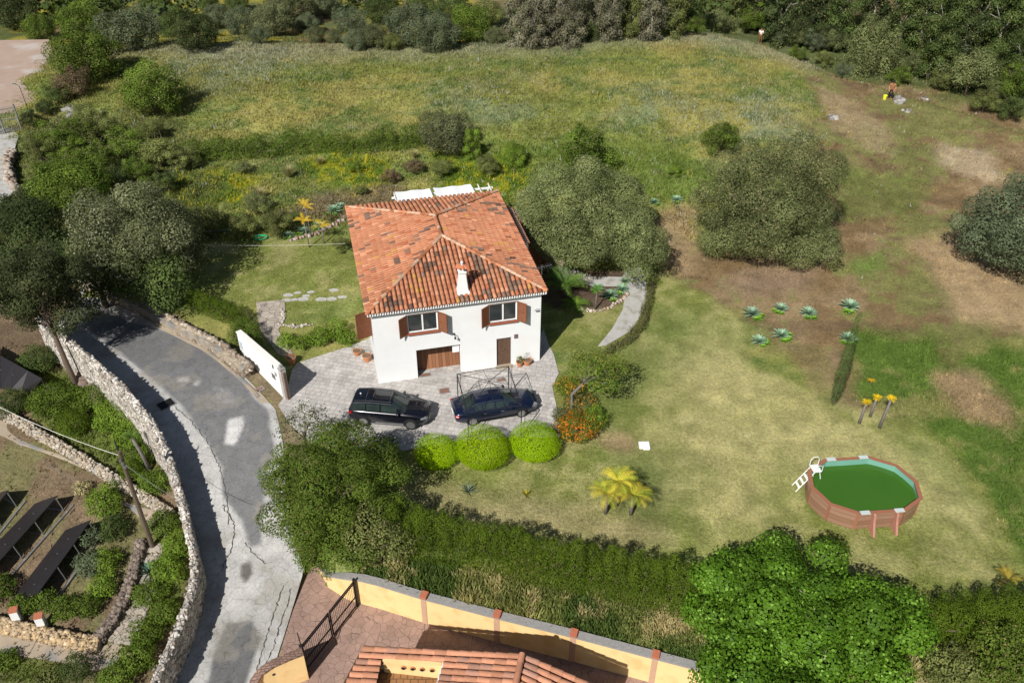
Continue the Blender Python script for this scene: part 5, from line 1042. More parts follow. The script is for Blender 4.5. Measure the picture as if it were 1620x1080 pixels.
for px, py in ((455, 1050), (433, 1066)):
    p = G(px, py, -1.0)-o0; q = MB(); q.lathe([(.02, 0), (.1, .03), (.12, .12), (.05, .2)], p, 8); q.tube([p, p+[.0, -.1, .1]], .03, 5); q.build('wall_lantern', M['metal'], cwl)
# gate
ga, gb = np.array([-9.55, 24.25, -2.18]), np.array([-7.68, 27.95, -2.18]); gt = empty('metal_gate', ga, 0, 'black metal double gate of upright bars across the red driveway', 'gate')
dv = gb-ga; Lg = np.linalg.norm(dv); dv /= Lg; ang = math.atan2(dv[1], dv[0])
for k, q in enumerate((0, Lg)): MB().box((*(dv*q)[:2], 1.05), (.12, .12, 2.1), rz=ang).build('gate_post', M['metal'], gt)
for k in range(2):
    s0, s1 = .08+k*(Lg/2), Lg/2-.04+k*(Lg/2); b = MB()
    for z in (.15, .8, 1.95, 1.8): b.beam(dv*s0+[0, 0, z], dv*s1+[0, 0, z], .05)
    b.beam(dv*s0+[0, 0, .12], dv*s0+[0, 0, 1.97], .06); b.beam(dv*s1+[0, 0, .12], dv*s1+[0, 0, 1.97], .06); fr = b.build('gate_leaf', M['metal'], gt)
    b = MB()
    for j in range(1, 16): q = dv*(s0+(s1-s0)*j/16); b.beam(q+[0, 0, .15], q+[0, 0, 1.95], .016)
    b.build('bars', M['metal'], fr); b = MB(); b.box((*(dv*((s0+s1)/2))[:2], .46), (s1-s0-.1, .015, .6), rz=ang); b.build('kick_panel', M['metal'], fr) if k == 9 else None
MB().lathe([(.02, 0), (.08, .05), (.08, .12), (.02, .16)], (*(dv*(Lg/2))[:2], 1.2), 8).build('lock', M['metal'], gt)
MB().tube([G(478, 1026, -.1)-ga+[0, 0, 0], G(470, 1000, .6)-ga], .025, 6).build('gate_mast', M['metal'], gt)
# neighbour's tiled house
nh = empty('ochre_house', (-2, 21, -2.2), 0, 'ochre neighbouring house with big terracotta barrel tiles at the bottom edge', 'house'); o0 = np.array(nh.location)
b = MB(); q_ = np.array([G(580, 1032, 1.9)[:2], G(824, 1044, 1.9)[:2], G(940, 1098, 1.9)[:2], (2.9, 18.4), (-6.2, 18.4)]); b.prism([(a-o0[0], c-o0[1]) for a, c in q_], 0, 3.6); b.build('wall', M['ochre'], nh)
V, Fq, C = [], [], []
def brow(p0, z0, p1, z1, r=.14, tl=.5):
    a = G(*p0, z0)-o0; c = G(*p1, z1)-o0; L_ = np.linalg.norm(c-a); m_ = max(1, int(L_/tl)); d = (c-a)/m_
    for j in range(m_):
        cc = np.array([.5, .235, .14])*random.uniform(.75, 1.15)
        if random.random() < .15: cc = cc*np.array([.75, .85, 1.0])
        barrel(V, Fq, C, a+d*j, a+d*(j+1.1)-np.array([0, 0, .03]), r, r*.85, np.array([0, 0, 1.]), tuple(cc), 6)
LZ, HZ = 2.2, 2.6
for i in range(19):
    yl, yr = 1025+i*10.2, 1037+i*10.2
    if i < 2: brow((574-i*5, yl), LZ, (824-i*2.2, yr), HZ)
    else:
        brow((574-i*5, yl), LZ, (606-i*2.4, yl+1.5), LZ+.07); brow((707-i*3, yl+5), LZ+.28, (824-i*2.2, yr), HZ)
for i in range(19): brow((948-i*6, 1090+i*11), LZ-.1, (834-i*2.2, 1040+i*10.2), HZ)
roofp = link('roof', np_mesh('roof', V, Fq, C), M['tile'], nh)
V, Fq, C = [], [], []; brow((782, 1236), HZ+.14, (826, 1034), HZ+.14, .15, .42); link('ridge_tiles', np_mesh('ridge_tiles', V, Fq, C), M['tile'], roofp)
dk = bpy.data.materials['mortar_bed']
b = MB(); A = lambda px, py, z: G(px, py, z)-o0
for q in ([A(570, 1030, LZ-.12), A(824, 1040, HZ-.12), A(822, 1052, HZ-.12), A(562, 1044, LZ-.12)], [A(562, 1044, LZ-.12), A(603, 1046, LZ-.06), A(556, 1220, LZ-.06), A(470, 1218, LZ-.12)], [A(703, 1050, LZ+.15), A(822, 1050, HZ-.12), A(782, 1232, HZ-.12), A(652, 1232, LZ+.15)], [A(828, 1040, HZ-.12), A(950, 1095, LZ-.22), A(860, 1300, LZ-.22), A(782, 1232, HZ-.12)]):
    b.add([tuple(p) for p in q]+[tuple(p-np.array([0, 0, .14])) for p in q], [(0, 1, 2, 3), (7, 6, 5, 4)]+[(i, 4+i, 4+(i+1) % 4, (i+1) % 4) for i in range(4)])
b.build('roof_deck', dk, nh)
p0, p1 = A(606, 1045, LZ+.07), A(699, 1053, LZ+.17); b = MB(); b.beam((p0+p1)/2*0+p0+[0, .1, -.5], p1+[0, .1, -.5], .16, 1.0); nwl = b.build('parapet', M['ochre'], nh)
for t in (.34, .5, .66, .83):
    c = p0+(p1-p0)*t; q = MB(); q.lathe([(.075, 0), (.11, 0), (.11, .05), (.075, .05)], (0, 0, 0), 16); q.v = [(c[0]+v[0], c[1]-.0+v[2]-.05, c[2]-.32+v[1]) for v in q.v]; q.build('clay_vent', M['terra'], nwl)
    q = MB(); q.lathe([(.005, 0), (.085, 0), (.085, .01)], (0, 0, 0), 14); q.v = [(c[0]+v[0], c[1]+v[2]-.066, c[2]-.32+v[1]) for v in q.v]; q.build('vent_shade_disc', M['metal'], nwl)  # dark disc over the clay ring stands in for shade inside the vent
b = MB(); fl = [A(600, 1058, LZ-.75), A(698, 1066, LZ-.75), A(660, 1215, LZ-.75), A(560, 1215, LZ-.75)]; b.add([tuple(p) for p in fl], [(0, 1, 2, 3)]); b.build('terrace_floor', pattern_mat('brown_floor_tile', (.24, .12, .05), (.3, .16, .07), (.1, .06, .03), .3, .3, .02), nh)
b = MB(); b.beam(A(703, 1052, LZ-.1), A(665, 1190, LZ-.1), .14, .5); b.build('white_edge', M['white'], nh)

# ================================================================== LANE SIDE: entrance wall, bank, small things
e0, e1 = P(382, 561), P(449, 630); e0[2] = -.3; e1[2] = -.2
ew = empty('white_entrance_wall', ((e0[0]+e1[0])/2, (e0[1]+e1[1])/2, 0), 0, 'white rendered entrance wall with letterbox and stone pier beside the drive', 'wall'); o0 = np.array(ew.location); a, c = e0-o0, e1-o0; d = (c-a); d[2] = 0; Lw = np.linalg.norm(d); d /= Lw; an = math.atan2(d[1], d[0]); nv = np.array([-d[1], d[0], 0])
def wq(b, s0, s1, zb_, zt0, zt1, t0, t1):
    V = []
    for s, zt in ((s0, zt0), (s1, zt1)):
        for t in (t0, t1):
            for z in (zb_, zt): p = a+d*s+nv*t; V.append((p[0], p[1], z))
    b.add(V, [(0, 4, 5, 1), (2, 3, 7, 6), (1, 5, 7, 3), (0, 2, 6, 4), (0, 1, 3, 2), (4, 6, 7, 5)]); return b
wq(MB(), 0, Lw, -.8, 1.75, 2.3, 0, .26).build('wall_face', M['white'], ew); wq(MB(), -.02, Lw, 1.752, 1.752, 1.752, 0, .26)
b = MB(); V = []; 
for s, zt in ((-.03, 1.755), (Lw, 2.305)):
    for t in (-.04, .32):
        for z in (zt, zt+.07): p = a+d*s+nv*t; V.append((p[0], p[1], z))
b.add(V, [(0, 4, 5, 1), (2, 3, 7, 6), (1, 5, 7, 3), (0, 2, 6, 4), (0, 1, 3, 2), (4, 6, 7, 5)]); b.build('coping', M['cream'], ew)
wq(MB(), Lw+.002, Lw+.34, -.4, 2.3, 2.3, -.03, .3).build('stone_pier', pattern_mat('split_stone', (.5, .46, .42), (.42, .38, .35), (.3, .27, .25), 1, 1, .05, stone=6, var=.2), ew)
q = a+d*(Lw+.17)+nv*.13; MB().lathe([(.25, 2.3), (.27, 2.36), (.14, 2.46), (.12, 2.6), (.02, 2.62)], (q[0], q[1], 0), 4).build('pier_cap', M['grey_stone'], ew)
wq(MB(), Lw+.34, Lw+.42, -.2, 2.1, 2.1, .1, .22).build('gate_edge', M['door'], ew)
def plate(s, z, w_, h, mt, nm, rot=0):
    q = a+d*s-nv*.02; b = MB(); b.box((q[0], q[1], z), (w_, .03, h), M=Matrix.Rotation(an, 3, 'Z') @ Matrix.Rotation(rot, 3, 'Y')); return b.build(nm, mt, ew, bev=.006)
plate(Lw-.9, 1.15, .42, .34, M['zinc'], 'letterbox'); plate(Lw-.5, 1.55, .22, .26, M['grey_stone'], 'emblem'); plate(Lw-.72, 2.0, .12, .26, M['metal'], 'intercom'); plate(.35, .95, .34, .6, mat('blue_grey_plate', (.5, .55, .6), .5), 'name_plate')
# rubble bank along the lane
bk = P(250, 500); rb = empty('stone_bank', (bk[0], bk[1], bk[2]), 0, 'dry stone bank holding up the garden beside the upper lane', 'wall'); o0 = np.array(rb.location)
bpx = np.array([(xR(y)+.15, y, 0) for y in np.linspace(43.5, 55, 30)]); bpx[:, 2] = road_z(bpx[:, 1]); strip_along('bank_core', bpx-o0, .5, .75, M['dirtpath'], parent=rb, rough=.12, seg=.3)
pts = []
for k in range(1500): y = RNG.uniform(43.5, 55); t = RNG.random(); pts.append(np.array([float(xR(y))-.1+.75*t+RNG.normal(0, .05), y, float(road_z(y))+.1+.7*t**.6+RNG.normal(0, .05)])-o0)
stones_on(rb, pts, 1, .06, .17, pal=((.3, .25, .19), (.38, .3, .22), (.22, .17, .13), (.44, .38, .3)))
kp = np.array([(xR(y)-.42, y, 0) for y in np.linspace(41.5, 53, 24)]); kp[:, 2] = road_z(kp[:, 1]); kb = strip_along('lane_kerb', kp, .2, .14, M['dirtpath'], rough=.02); tag(kb, kind='structure')
def single(name, mb, mt, label, cat, loc, bev=0, group=None, smooth_=False):
    o = mb.build(name, mt, None, bev, smooth_); o.location = Vector([float(v) for v in loc]); return tag(o, label, cat, group)
for i, (px, py, sx, sy, z, lb, mt) in enumerate(((703, 618, .55, .42, .062, 'brown drain cover in the middle of the house paving', 'rust'), (673, 593, .6, .25, .062, 'narrow brown drain grate below the garage opening', 'rust'), (263, 641, .9, .7, None, 'square dark manhole grate on the lane beside the parapet', 'metal'), (412, 617, .35, .25, None, 'small brown drain at the lane edge by the entrance wall', 'rust'), (793, 601, .5, .22, .062, 'brown drain strip on the paving in front of the door', 'rust'))):
    p = G(px, py, z) if z else P(px, py)+[0, 0, .06]; fr = MB(); fr.box((0, 0, 0), (sx+.14, sy+.14, .02)); mt_ = mat('rusty_cover', (.2, .11, .08), .8, var=.25) if mt == 'rust' and 'rusty_cover' not in bpy.data.materials else (bpy.data.materials['rusty_cover'] if mt == 'rust' else M['metal'])
    root = empty('drain_cover', p, .24 if z else .75, lb, 'drain cover'); fr.build('frame', M['grey_stone'], root); g_ = MB(); g_.box((0, 0, .016), (sx, sy, .02)); 
    g_.build('grate', mt_, root)
p = P(1019, 706); single('white_slab', MB().box((0, 0, .06), (.62, .55, .12)).box((.1, -.3, .03), (.35, .12, .05)), M['white'], 'square white concrete slab lying on the lawn right of the orange bush', 'slab', p, .02)
for i, (px, py, s) in enumerate(((456, 468, .5), (471, 464, .35), (492, 463, .35), (528, 460, .5), (454, 476, .45), (466, 475, .4), (480, 474, .55), (485, 469, .4), (509, 474, .55), (525, 474, .5), (541, 471, .45))):
    p = P(px, py); b = MB(); n = 9; b.prism([(s*RNG.uniform(.75, 1.1)*math.cos(k*6.283/n)*.8, s*RNG.uniform(.7, 1.1)*math.sin(k*6.283/n)*.5) for k in range(n)], -.02, .04)
    single('stepping_stone', b, M['concrete'], 'pale stepping stone in the lawn left of the house, number %s from the left' % ['one', 'two', 'three', 'four', 'five', 'six', 'seven', 'eight', 'nine', 'ten', 'eleven'][sorted(range(11), key=lambda k: [456, 471, 492, 528, 454, 466, 480, 485, 509, 525, 541][k]).index(i)], 'stone', p, group='stepping stones in the west lawn')
def rockrow(name, px, label, n, r0, r1, pal, cat='edging'):
    q = PP(px); c0 = q[0]; L_ = np.concatenate([[0], np.cumsum(np.linalg.norm(np.diff(q[:, :2], axis=0), axis=1))]); pts = []
    for k in range(n): t = L_[-1]*k/n; x, y = [float(np.interp(t, L_, q[:, j])) for j in (0, 1)]; pts.append(np.array([x+RNG.normal(0, .08), y+RNG.normal(0, .08), ground(x, y)+.05])-c0)
    root = empty(name, c0, 0, label, cat); stones_on(root, pts, 1, r0, r1, 'stones', pal=pal)
rockrow('rock_edging', [(915, 489), (930, 493), (948, 493), (963, 488), (985, 474), (992, 465)], 'row of pale stones edging the planted bed beside the curved path', 34, .07, .13, ((.45, .33, .24), (.52, .45, .38)))
rockrow('rock_edging', [(458, 382), (500, 371), (530, 357), (545, 345)], 'row of red-brown stones along the upper edge of the house lawn', 40, .08, .16, ((.36, .25, .2), (.45, .38, .33)))
rockrow('rock_edging', [(447, 492), (448, 505), (445, 515), (470, 518), (495, 514)], 'row of small stones between the steps and the west lawn', 40, .05, .1, ((.45, .4, .33), (.5, .46, .4)))
for px, py, r_, lb in ((1420, 162, .7, 'pale grey rock outcrop beside the bare-backed man'), (1436, 177, .45, 'small grey rock below the pale outcrop'), (1318, 188, .6, 'grey rock half buried in the dry slope'), (1462, 158, .4, 'white stone on the slope right of the rock outcrop'), (118, 178, .9, 'heap of pale rubble in the scrub by the pad')):
    p = P(px, py); root = empty('rock', p, 0, lb, 'rock'); stones_on(root, [np.array([RNG.normal(0, r_*.45), RNG.normal(0, r_*.35), .02]) for k in range(14)], 1, r_*.2, r_*.5, 'stones', pal=((.3, .285, .26), (.37, .355, .33)))
p = P(413, 378); b = MB()
for k in range(3): b.tube([(math.cos(t)*(.42+.05*k), math.sin(t)*(.32+.03*k), .05+.04*k) for t in np.linspace(0, 6.28, 24)], .03, 5)
single('garden_hose', b, M['green_hose'], 'coiled green hose lying on the shaded end of the west lawn', 'hose', p)
def wire(pts, sag, label, r=.012, name='wire', cat='wire', mt='zinc'):
    a, c = [np.array(q, float) for q in pts]; b = MB(); b.tube([tuple((a+(c-a)*t-[0, 0, sag*4*t*(1-t)])-a) for t in np.linspace(0, 1, 16)], r, 4); single(name, b, M[mt], label, cat, a)
wire((P(318, 404)+[0, 0, .9], P(548, 402)+[0, 0, .9]), .12, 'pale washing line across the west lawn, nearer the camera', .008, mt='whitepaint'); wire((P(318, 384)+[0, 0, .9], P(488, 362)+[0, 0, .9]), .1, 'washing line above the green hose at the back of the west lawn', .012)

# ================================================================== LOWER GARDEN
slab('lower_path', PP([(-40, 640), (0, 664), (110, 728), (200, 778), (270, 822), (262, 850), (240, 838), (205, 803), (150, 780), (90, 745), (20, 698), (-40, 670)]), M['dirtpath'], None, .03)
slab('bottom_path', PP([(-60, 978), (0, 998), (60, 1012), (150, 1028), (190, 1012), (210, 1040), (150, 1062), (95, 1047), (0, 1032), (-60, 1020)]), M['dirtpath'], None, .03)
def rubble(px, h, wd, label, pal, n, r0=.07, r1=.16):
    q = PP(px); root = empty('low_stone_wall', q[1], 0, label, 'wall'); o0 = np.array(root.location); strip_along('wall_core', q-o0, wd, h, M['rock'], parent=root, rough=.06, seg=.3)
    L_ = np.concatenate([[0], np.cumsum(np.linalg.norm(np.diff(q[:, :2], axis=0), axis=1))]); pts = []
    for k in range(n):
        t = L_[-1]*RNG.random(); p = np.array([np.interp(t, L_, q[:, j]) for j in range(3)]); j = min(len(q)-2, int(np.searchsorted(L_, t)-1) if t > 0 else 0); dd = q[j+1]-q[j]; dd /= np.linalg.norm(dd[:2]); s = RNG.uniform(-.5, .5)*wd; top_ = RNG.random() < .55
        pts.append(p-o0+np.array([-dd[1], dd[0], 0])*(s if top_ else math.copysign(wd*.5, s))+[0, 0, h if top_ else RNG.uniform(0, h)])
    stones_on(root, pts, 1, r0, r1, pal=pal)
rubble([(-30, 638), (0, 655), (100, 713), (180, 762), (240, 798), (275, 822)], .5, .42, 'low cream stone wall along the upper side of the diagonal path', ((.46, .38, .28), (.4, .33, .25), (.5, .45, .37)), 900, .05, .1)
rubble([(-30, 984), (0, 992), (60, 1006), (120, 1018), (160, 1024)], .4, .55, 'broad low wall of yellow rubble above the bottom path', ((.5, .36, .2), (.55, .42, .26), (.4, .3, .2)), 700, .07, .14)
rubble([(226, 862), (217, 900), (203, 945), (183, 985), (160, 1014)], .45, .45, 'curved dark stone wall beside the garden steps', ((.2, .16, .13), (.26, .21, .17), (.15, .12, .1)), 700, .06, .12)
rubble([(130, 600), (145, 625), (165, 640)], .5, .5, 'heap of dark stones against the upper parapet by the pine trunk', ((.2, .15, .12), (.28, .22, .18)), 120, .12, .26)
st = P(225, 920); stp = empty('garden_steps', st, 0, 'flight of worn stone steps between the dark wall and the parapet shrubs', 'steps'); o0 = np.array(stp.location)
sl_ = [(240, 868), (237, 884), (233, 900), (229, 916), (226, 932), (221, 948), (216, 964), (210, 980), (203, 996), (195, 1010)]
for i, (px, py) in enumerate(sl_):
    p = P(px, py)-o0; q = P(*sl_[min(i+1, 9)])-P(*sl_[max(i-1, 0)]); b = MB(); b.box((p[0], p[1], p[2]+.03), (1.35, .62, .16), rz=math.atan2(q[1], q[0])+math.pi/2+RNG.normal(0, .06)); b.build('step', M['flag'], stp, bev=.02)
for i, (px, py, lb) in enumerate(((31, 984, 'left white post with a terracotta cap above the bottom path'), (70, 993, 'right white post with a terracotta cap above the bottom path'))):
    p = P(px, py); root = empty('white_post', p, .3, lb, 'post', 'white posts by the bottom path'); MB().box((0, 0, .45), (.4, .4, 1.1)).build('post', M['white'], root, bev=.01); MB().box((0, 0, 1.03), (.42, .42, .05)).build('cap', M['brick'], root)
def solar(L0, L1, R0, R1, zl, zr, label):
    g_ = lambda p, dz: None
    def at(p, dz):
        z = -3.
        for _ in range(20): q = G(*p, z+dz); z = .5*z+.5*ground(q[0], q[1])
        return G(*p, z+dz)
    c = [at(L0, zl), at(R0, zr), at(R1, zr), at(L1, zl)]; zz = min(q[2] for q in c)-zl; m0 = np.mean(c, 0); o_ = np.array([m0[0], m0[1], ground(m0[0], m0[1])]); root = empty('solar_panel_rack', o_, 0, label, 'solar panels', 'solar panel racks in the lower garden'); c = [q-o_ for q in c]; n = np.cross(c[1]-c[0], c[3]-c[0]); n /= np.linalg.norm(n); n = n if n[2] > 0 else -n
    m_ = 5
    for k in range(m_):
        t0, t1 = (k+.004)/m_, (k+1-.004)/m_; q = [c[0]+(c[3]-c[0])*t0, c[1]+(c[2]-c[1])*t0, c[1]+(c[2]-c[1])*t1, c[0]+(c[3]-c[0])*t1]; b = MB(); b.add([tuple(v+n*.02) for v in q]+[tuple(v-n*.02) for v in q], [(0, 1, 2, 3), (7, 6, 5, 4)]+[(i, 4+i, 4+(i+1) % 4, (i+1) % 4) for i in range(4)]); b.build('solar_panel', M['solar'], root)
        b = MB(); b.box(q[0]*.45+q[1]*.55+n*.03, (.05, .05, .03)); b.build('clamp', M['zinc'], root)
    for k in range(4):
        t = .04+.92*k/3; a = c[1]+(c[2]-c[1])*t; l = c[0]+(c[3]-c[0])*t; wx, wy = a[0]+o_[0], a[1]+o_[1]; zg = ground(wx, wy)-o_[2]; b = MB(); b.beam(a-n*.05, (a[0]+.15, a[1]+.05, zg), .05); b.beam(l-n*.05, (a[0]+.15, a[1]+.05, zg+.06), .05); b.build('leg', M['zinc'], root)
    b = MB(); a0, a1 = c[1], c[2]; b.beam((a0[0]+.5, a0[1]+.2, ground(a0[0]+o_[0]+.5, a0[1]+o_[1])-o_[2]+.12), (a1[0]+.5, a1[1]+.2, ground(a1[0]+o_[0]+.5, a1[1]+o_[1])-o_[2]+.12), .1, .08); b.build('rail', M['zinc'], root)
solar((104, 838), (8, 962), (144, 822), (60, 938), .2, 1.1, 'rightmost tilted black solar panel rack ending by the shrub row')
solar((56, 796), (-60, 915), (92, 783), (-20, 908), .2, 1.1, 'second tilted black solar panel rack from the left edge')
solar((2, 778), (-90, 880), (14, 775), (-70, 878), .25, 1.2, 'solar panel rack mostly outside the left edge, only a corner showing')
solar((-30, 610), (50, 620), (-40, 540), (67, 599), .3, 1.3, 'dark blue solar panel under the pine at the left edge')
# utility pole
p = P(242, 866); root = empty('wooden_utility_pole', p, 0, 'tall weathered wooden utility pole beside the garden steps', 'pole'); hh = 7.3; b = MB(); b.tube([(0, 0, -.2), (0, 0, hh)], [.14, .1], 8); b.build('pole', M['bark'], root); MB().tube([(0, 0, hh-.4), (-.25, .35, hh+.5)], [.06, .03], 6).build('bracket', M['metal'], root)
for k in range(3): MB().box((.05*k-.02, -.1, hh-.5-.25*k), (.14, .1, .12)).build('insulator', M['zinc'], root)
ptop = p+[0, 0, hh-.3]
wire((ptop, G(-20, 634, 1.0)), .3, 'pale overhead wire from the utility pole to the upper left', .013, mt='cream'); wire((ptop, G(40, 1045, 1.2)), .4, 'dark overhead wire from the utility pole down past the solar panels', .012, mt='metal'); wire((ptop-[0, 0, .5], G(300, 800, 2.4)), .2, 'thin wire from the utility pole across to the parapet', .01)
for a in ((18, 640, 30, 1.4, 'dark', 'dark clipped ball bush at the left edge above the diagonal path', 'ball_bush'), (118, 678, 27, 1.5, 'hedge', 'clipped green ball bush casting a dark shadow above the path', 'ball_bush'), (214, 762, 20, 1.1, 'hedge', 'small clipped ball bush between the path wall and the parapet', 'ball_bush'), (118, 1056, 27, 1.2, 'dark', 'square clipped dark bush below the bottom path', 'ball_bush'),
          (85, 632, 42, 1.6, 'green', 'broad green bush under the pine trunk', 'bush'), (60, 565, 34, 1.5, 'dark', 'dark green bush behind the blue solar panel', 'bush'), (150, 630, 34, 1.4, 'green', 'leafy bush against the parapet below the pine trunk', 'bush'), (188, 655, 42, 1.4, 'fresh', 'spreading bright green shrub below the parapet, upper one', 'bush'), (212, 700, 32, 1.2, 'fresh', 'spreading bright green shrub below the parapet, lower one', 'bush'), (252, 785, 26, 1.2, 'green', 'green shrub filling the foot of the parapet by the path end', 'bush'), (236, 735, 20, 1.0, 'green', 'low shrub around the yucca stem by the parapet', 'bush'),
          (176, 818, 31, 1.6, 'fresh', 'bright yellow-green bush beside the wooden pole', 'bush'), (190, 858, 24, 1.2, 'dark', 'dark shrub below the bright bush at the pole', 'bush'), (148, 872, 22, 1.0, 'blue', 'greyish cushion shrub right of the solar panels', 'bush'), (150, 908, 28, 1.0, 'blue', 'larger grey-green cushion shrub in the middle bed', 'bush'), (178, 905, 22, 1.1, 'fresh', 'yellow-green hedge plant by the dark stone wall, upper', 'bush'), (168, 940, 24, 1.1, 'fresh', 'yellow-green hedge plant by the dark stone wall, lower', 'bush'), (140, 965, 24, 1.1, 'green', 'hedge plant at the bend of the bed above the rubble', 'bush'), (105, 968, 24, 1.1, 'green', 'hedge plant above the right white post', 'bush'), (72, 958, 22, 1.1, 'green', 'hedge plant between the solar racks and the white posts', 'bush'), (38, 965, 20, 1.0, 'green', 'hedge plant behind the left white post', 'bush'), (8, 940, 24, 1.2, 'green', 'hedge plant at the left edge under the solar rack', 'bush'),
          (268, 850, 28, 1.1, 'green', 'uppermost feathery shrub along the steps side of the parapet', 'bush'), (290, 880, 28, 1.3, 'fresh', 'bright shrub leaning on the bend of the parapet', 'bush'), (270, 915, 30, 1.2, 'fresh', 'bright feathery shrub behind the long leaved agave', 'bush'), (242, 950, 28, 1.0, 'green', 'dark feathery shrub beside the middle garden steps', 'bush'), (262, 975, 26, 1.1, 'green', 'leafy shrub between steps and lower parapet', 'bush'), (232, 1005, 30, 1.2, 'green', 'big leafy shrub at the foot of the garden steps', 'bush'), (215, 1040, 34, 1.3, 'green', 'leafy shrub at the bottom edge left of the parapet', 'bush'), (185, 1070, 30, 1.2, 'green', 'lowest shrub cut by the bottom edge beside the parapet', 'bush'), (8, 1045, 24, .6, 'green', 'low green clump below the bottom path at the left edge', 'bush'), (140, 795, 14, .7, 'straw', 'dry straw-coloured tuft at the end of the diagonal path', 'bush'), (75, 1072, 26, .5, 'scrub', 'flat weedy patch plant below the bottom path', 'bush')):
    dome(a[6], a[0], a[1], a[2], a[3], a[4], a[5], dens=150 if a[6] == 'bush' else 240, size=.1 if a[6] == 'bush' else .07, loose=.2 if a[6] == 'bush' else .07, n=22, br=.3)
# ================================================================== UPPER LEFT: pad, lane, railing
slab('gravel_pad', flat([(-60, 66), (78, 64), (86, 100), (90, 118), (74, 145), (62, 160), (46, 172), (30, 178), (-60, 182)], .9), mat('pinkish_concrete', (.38, .28, .22), .95, var=.15, sc=.7, bump=.2, wear=(.46, .41, .37), wsc=.3), .9, .1)
slab('upper_lane', flat([(-60, 180), (30, 178), (44, 172), (30, 212), (22, 240), (12, 262), (26, 300), (-10, 330), (-60, 330)], .7), M['concrete'], .6, .1)
p0 = G(-20, 216, .7); p1 = G(36, 207, .7); rl = empty('metal_railing', p0, 0, 'tall grey metal railing and gate across the upper lane at the left edge', 'railing'); d = p1-p0; L_ = np.linalg.norm(d); d /= L_; b = MB()
for z in (.2, 1.3, 2.3): b.beam(d*0+[0, 0, z], d*L_+[0, 0, z], .06)
b.build('rails', M['zinc'], rl); b = MB()
for k in range(int(L_/.14)): b.beam(d*(k*.14)+[0, 0, .1], d*(k*.14)+[0, 0, 2.55], .022)
b.build('bars', M['zinc'], rl)
for t in (0.02, .5, .98): MB().box((*(d*L_*t)[:2], 1.3), (.12, .12, 2.7)).build('post', M['zinc'], rl)
p = P(44, 172); lp = empty('lamp_post', p, 0, 'thin dark lamp post standing at the corner of the gravel pad', 'lamp post'); MB().tube([(0, 0, 0), (-.1, 0, 2.3), (-.5, .05, 2.5)], .03, 6).build('pole', M['metal'], lp); MB().box((-.6, .05, 2.5), (.3, .12, .08)).build('lamp_head', M['zinc'], lp)
rubble([(24, 248), (14, 270), (22, 300), (38, 318)], .7, .5, 'low stone wall curving beside the upper lane at the left edge', ((.36, .28, .22), (.42, .36, .3)), 160, .12, .24)

# ================================================================== BACKGROUND TREES (shared crowns)
BG = {}
def bgmesh(pal, k, tall=False, bush=False):
    key = (pal, k, tall, bush)
    if key not in BG:
        rr = np.random.default_rng(100+len(BG)*7)
        if tall:
            B = np.array([(math.cos(i*2.4)*.55*(1-.5*abs(i/20-.4)), math.sin(i*2.4)*.55*(1-.5*abs(i/20-.4)), -.85+1.7*i/20, .32, .32, .2) for i in range(21)])
            B[:, :2] *= rr.uniform(.5, 1.2, (21, 1))
        elif bush:
            B = crown_blobs(.85, .85, .8, 17, .34, rr, low=-.7); B[:, :3] *= rr.uniform(.75, 1.35, (18, 1)); B[:, 5] *= rr.uniform(.7, 1.3, 18)
        else: B = crown_blobs(1, 1, .95, 30, .33, rr, low=-.8)
        V, Fq, C = cloud(B, 420 if not tall else 560, .062, *PAL[pal], rng=rr, loose=.34 if bush else .2 if not tall else .45, up=.4, clump=.3, accent=((.2, .19, .08), .08)); BG[key] = np_mesh('crown', V, Fq, C)
    return BG[key]
BGT = {}
def bgtrunk(pale):
    if pale not in BGT:
        BGT[pale] = [trunk_mesh(1.0, .05, (.1*k-.1, .05), 5, .6, .9).mesh('trunk', smooth_=True) for k in range(2)]
        for m_ in BGT[pale]: m_.materials.append(M['palebark' if pale else 'bark'])
    return BGT[pale]
BGL = []
def bg(name, px, py, rpx, pal, kind, tall=0, flat_=1., pale=False, cat='tree', lift=None):
    """px,py: crown centre in the picture; crown radius in pixels"""
    z = 0.
    for _ in range(20):
        q = G(px, py, z); r = rpx*depth(q)/F_PX; hc = (r*.8 if not tall else r*tall*.85) if lift is None else lift; z = .5*z+.5*(ground(q[0], q[1])+hc)
    x, y = q[0], q[1]; zg = ground(x, y); k = RNG.integers(3); root = empty(name, (x, y, zg), RNG.uniform(0, 6.3), None, cat, kind[1]); rz = r*(tall or .85*flat_)
    if pal == 'straw':
        me_ = np_mesh('blades', *rosette(150, 1.25, .035, (.2, .19, .09), (.46, .4, .22), .9, up0=.7, up1=1.5)); o = link('blades', me_, M['grass'], root); o.scale = (r*.8, r*.8, r*1.0); BGL.append((kind[0], px, root)); return root
    o = link('crown' if cat == 'tree' else 'foliage', bgmesh(pal, k, bool(tall), cat == 'bush'), M['leaf'], root); o.location = (0, 0, hc); o.scale = (r, r, rz)
    t = link('trunk' if cat == 'tree' else 'stem', bgtrunk(pale)[k % 2], None, root); t.scale = (r*1.0, r*1.0, max(.3, hc)); BGL.append((kind[0], px, root)); return root
A_ = ('dark rounded tree beyond the top left of the meadow', 'dark trees beyond the meadow on the left')
B_ = ('olive-grey bush in the strip above the meadow', 'olive bushes beyond the meadow')
C_ = ('tall grey-brown eucalyptus at the top of the picture', 'grey-brown eucalyptus trees at the top')
D_ = ('dark woodland tree at the top right', 'dark woodland trees at the top right')
E_ = ('green bush along the edge of the right woodland', 'bushes along the right woodland edge')
H_ = ('green scrub bush on the left slope', 'scrub bushes on the left slope')
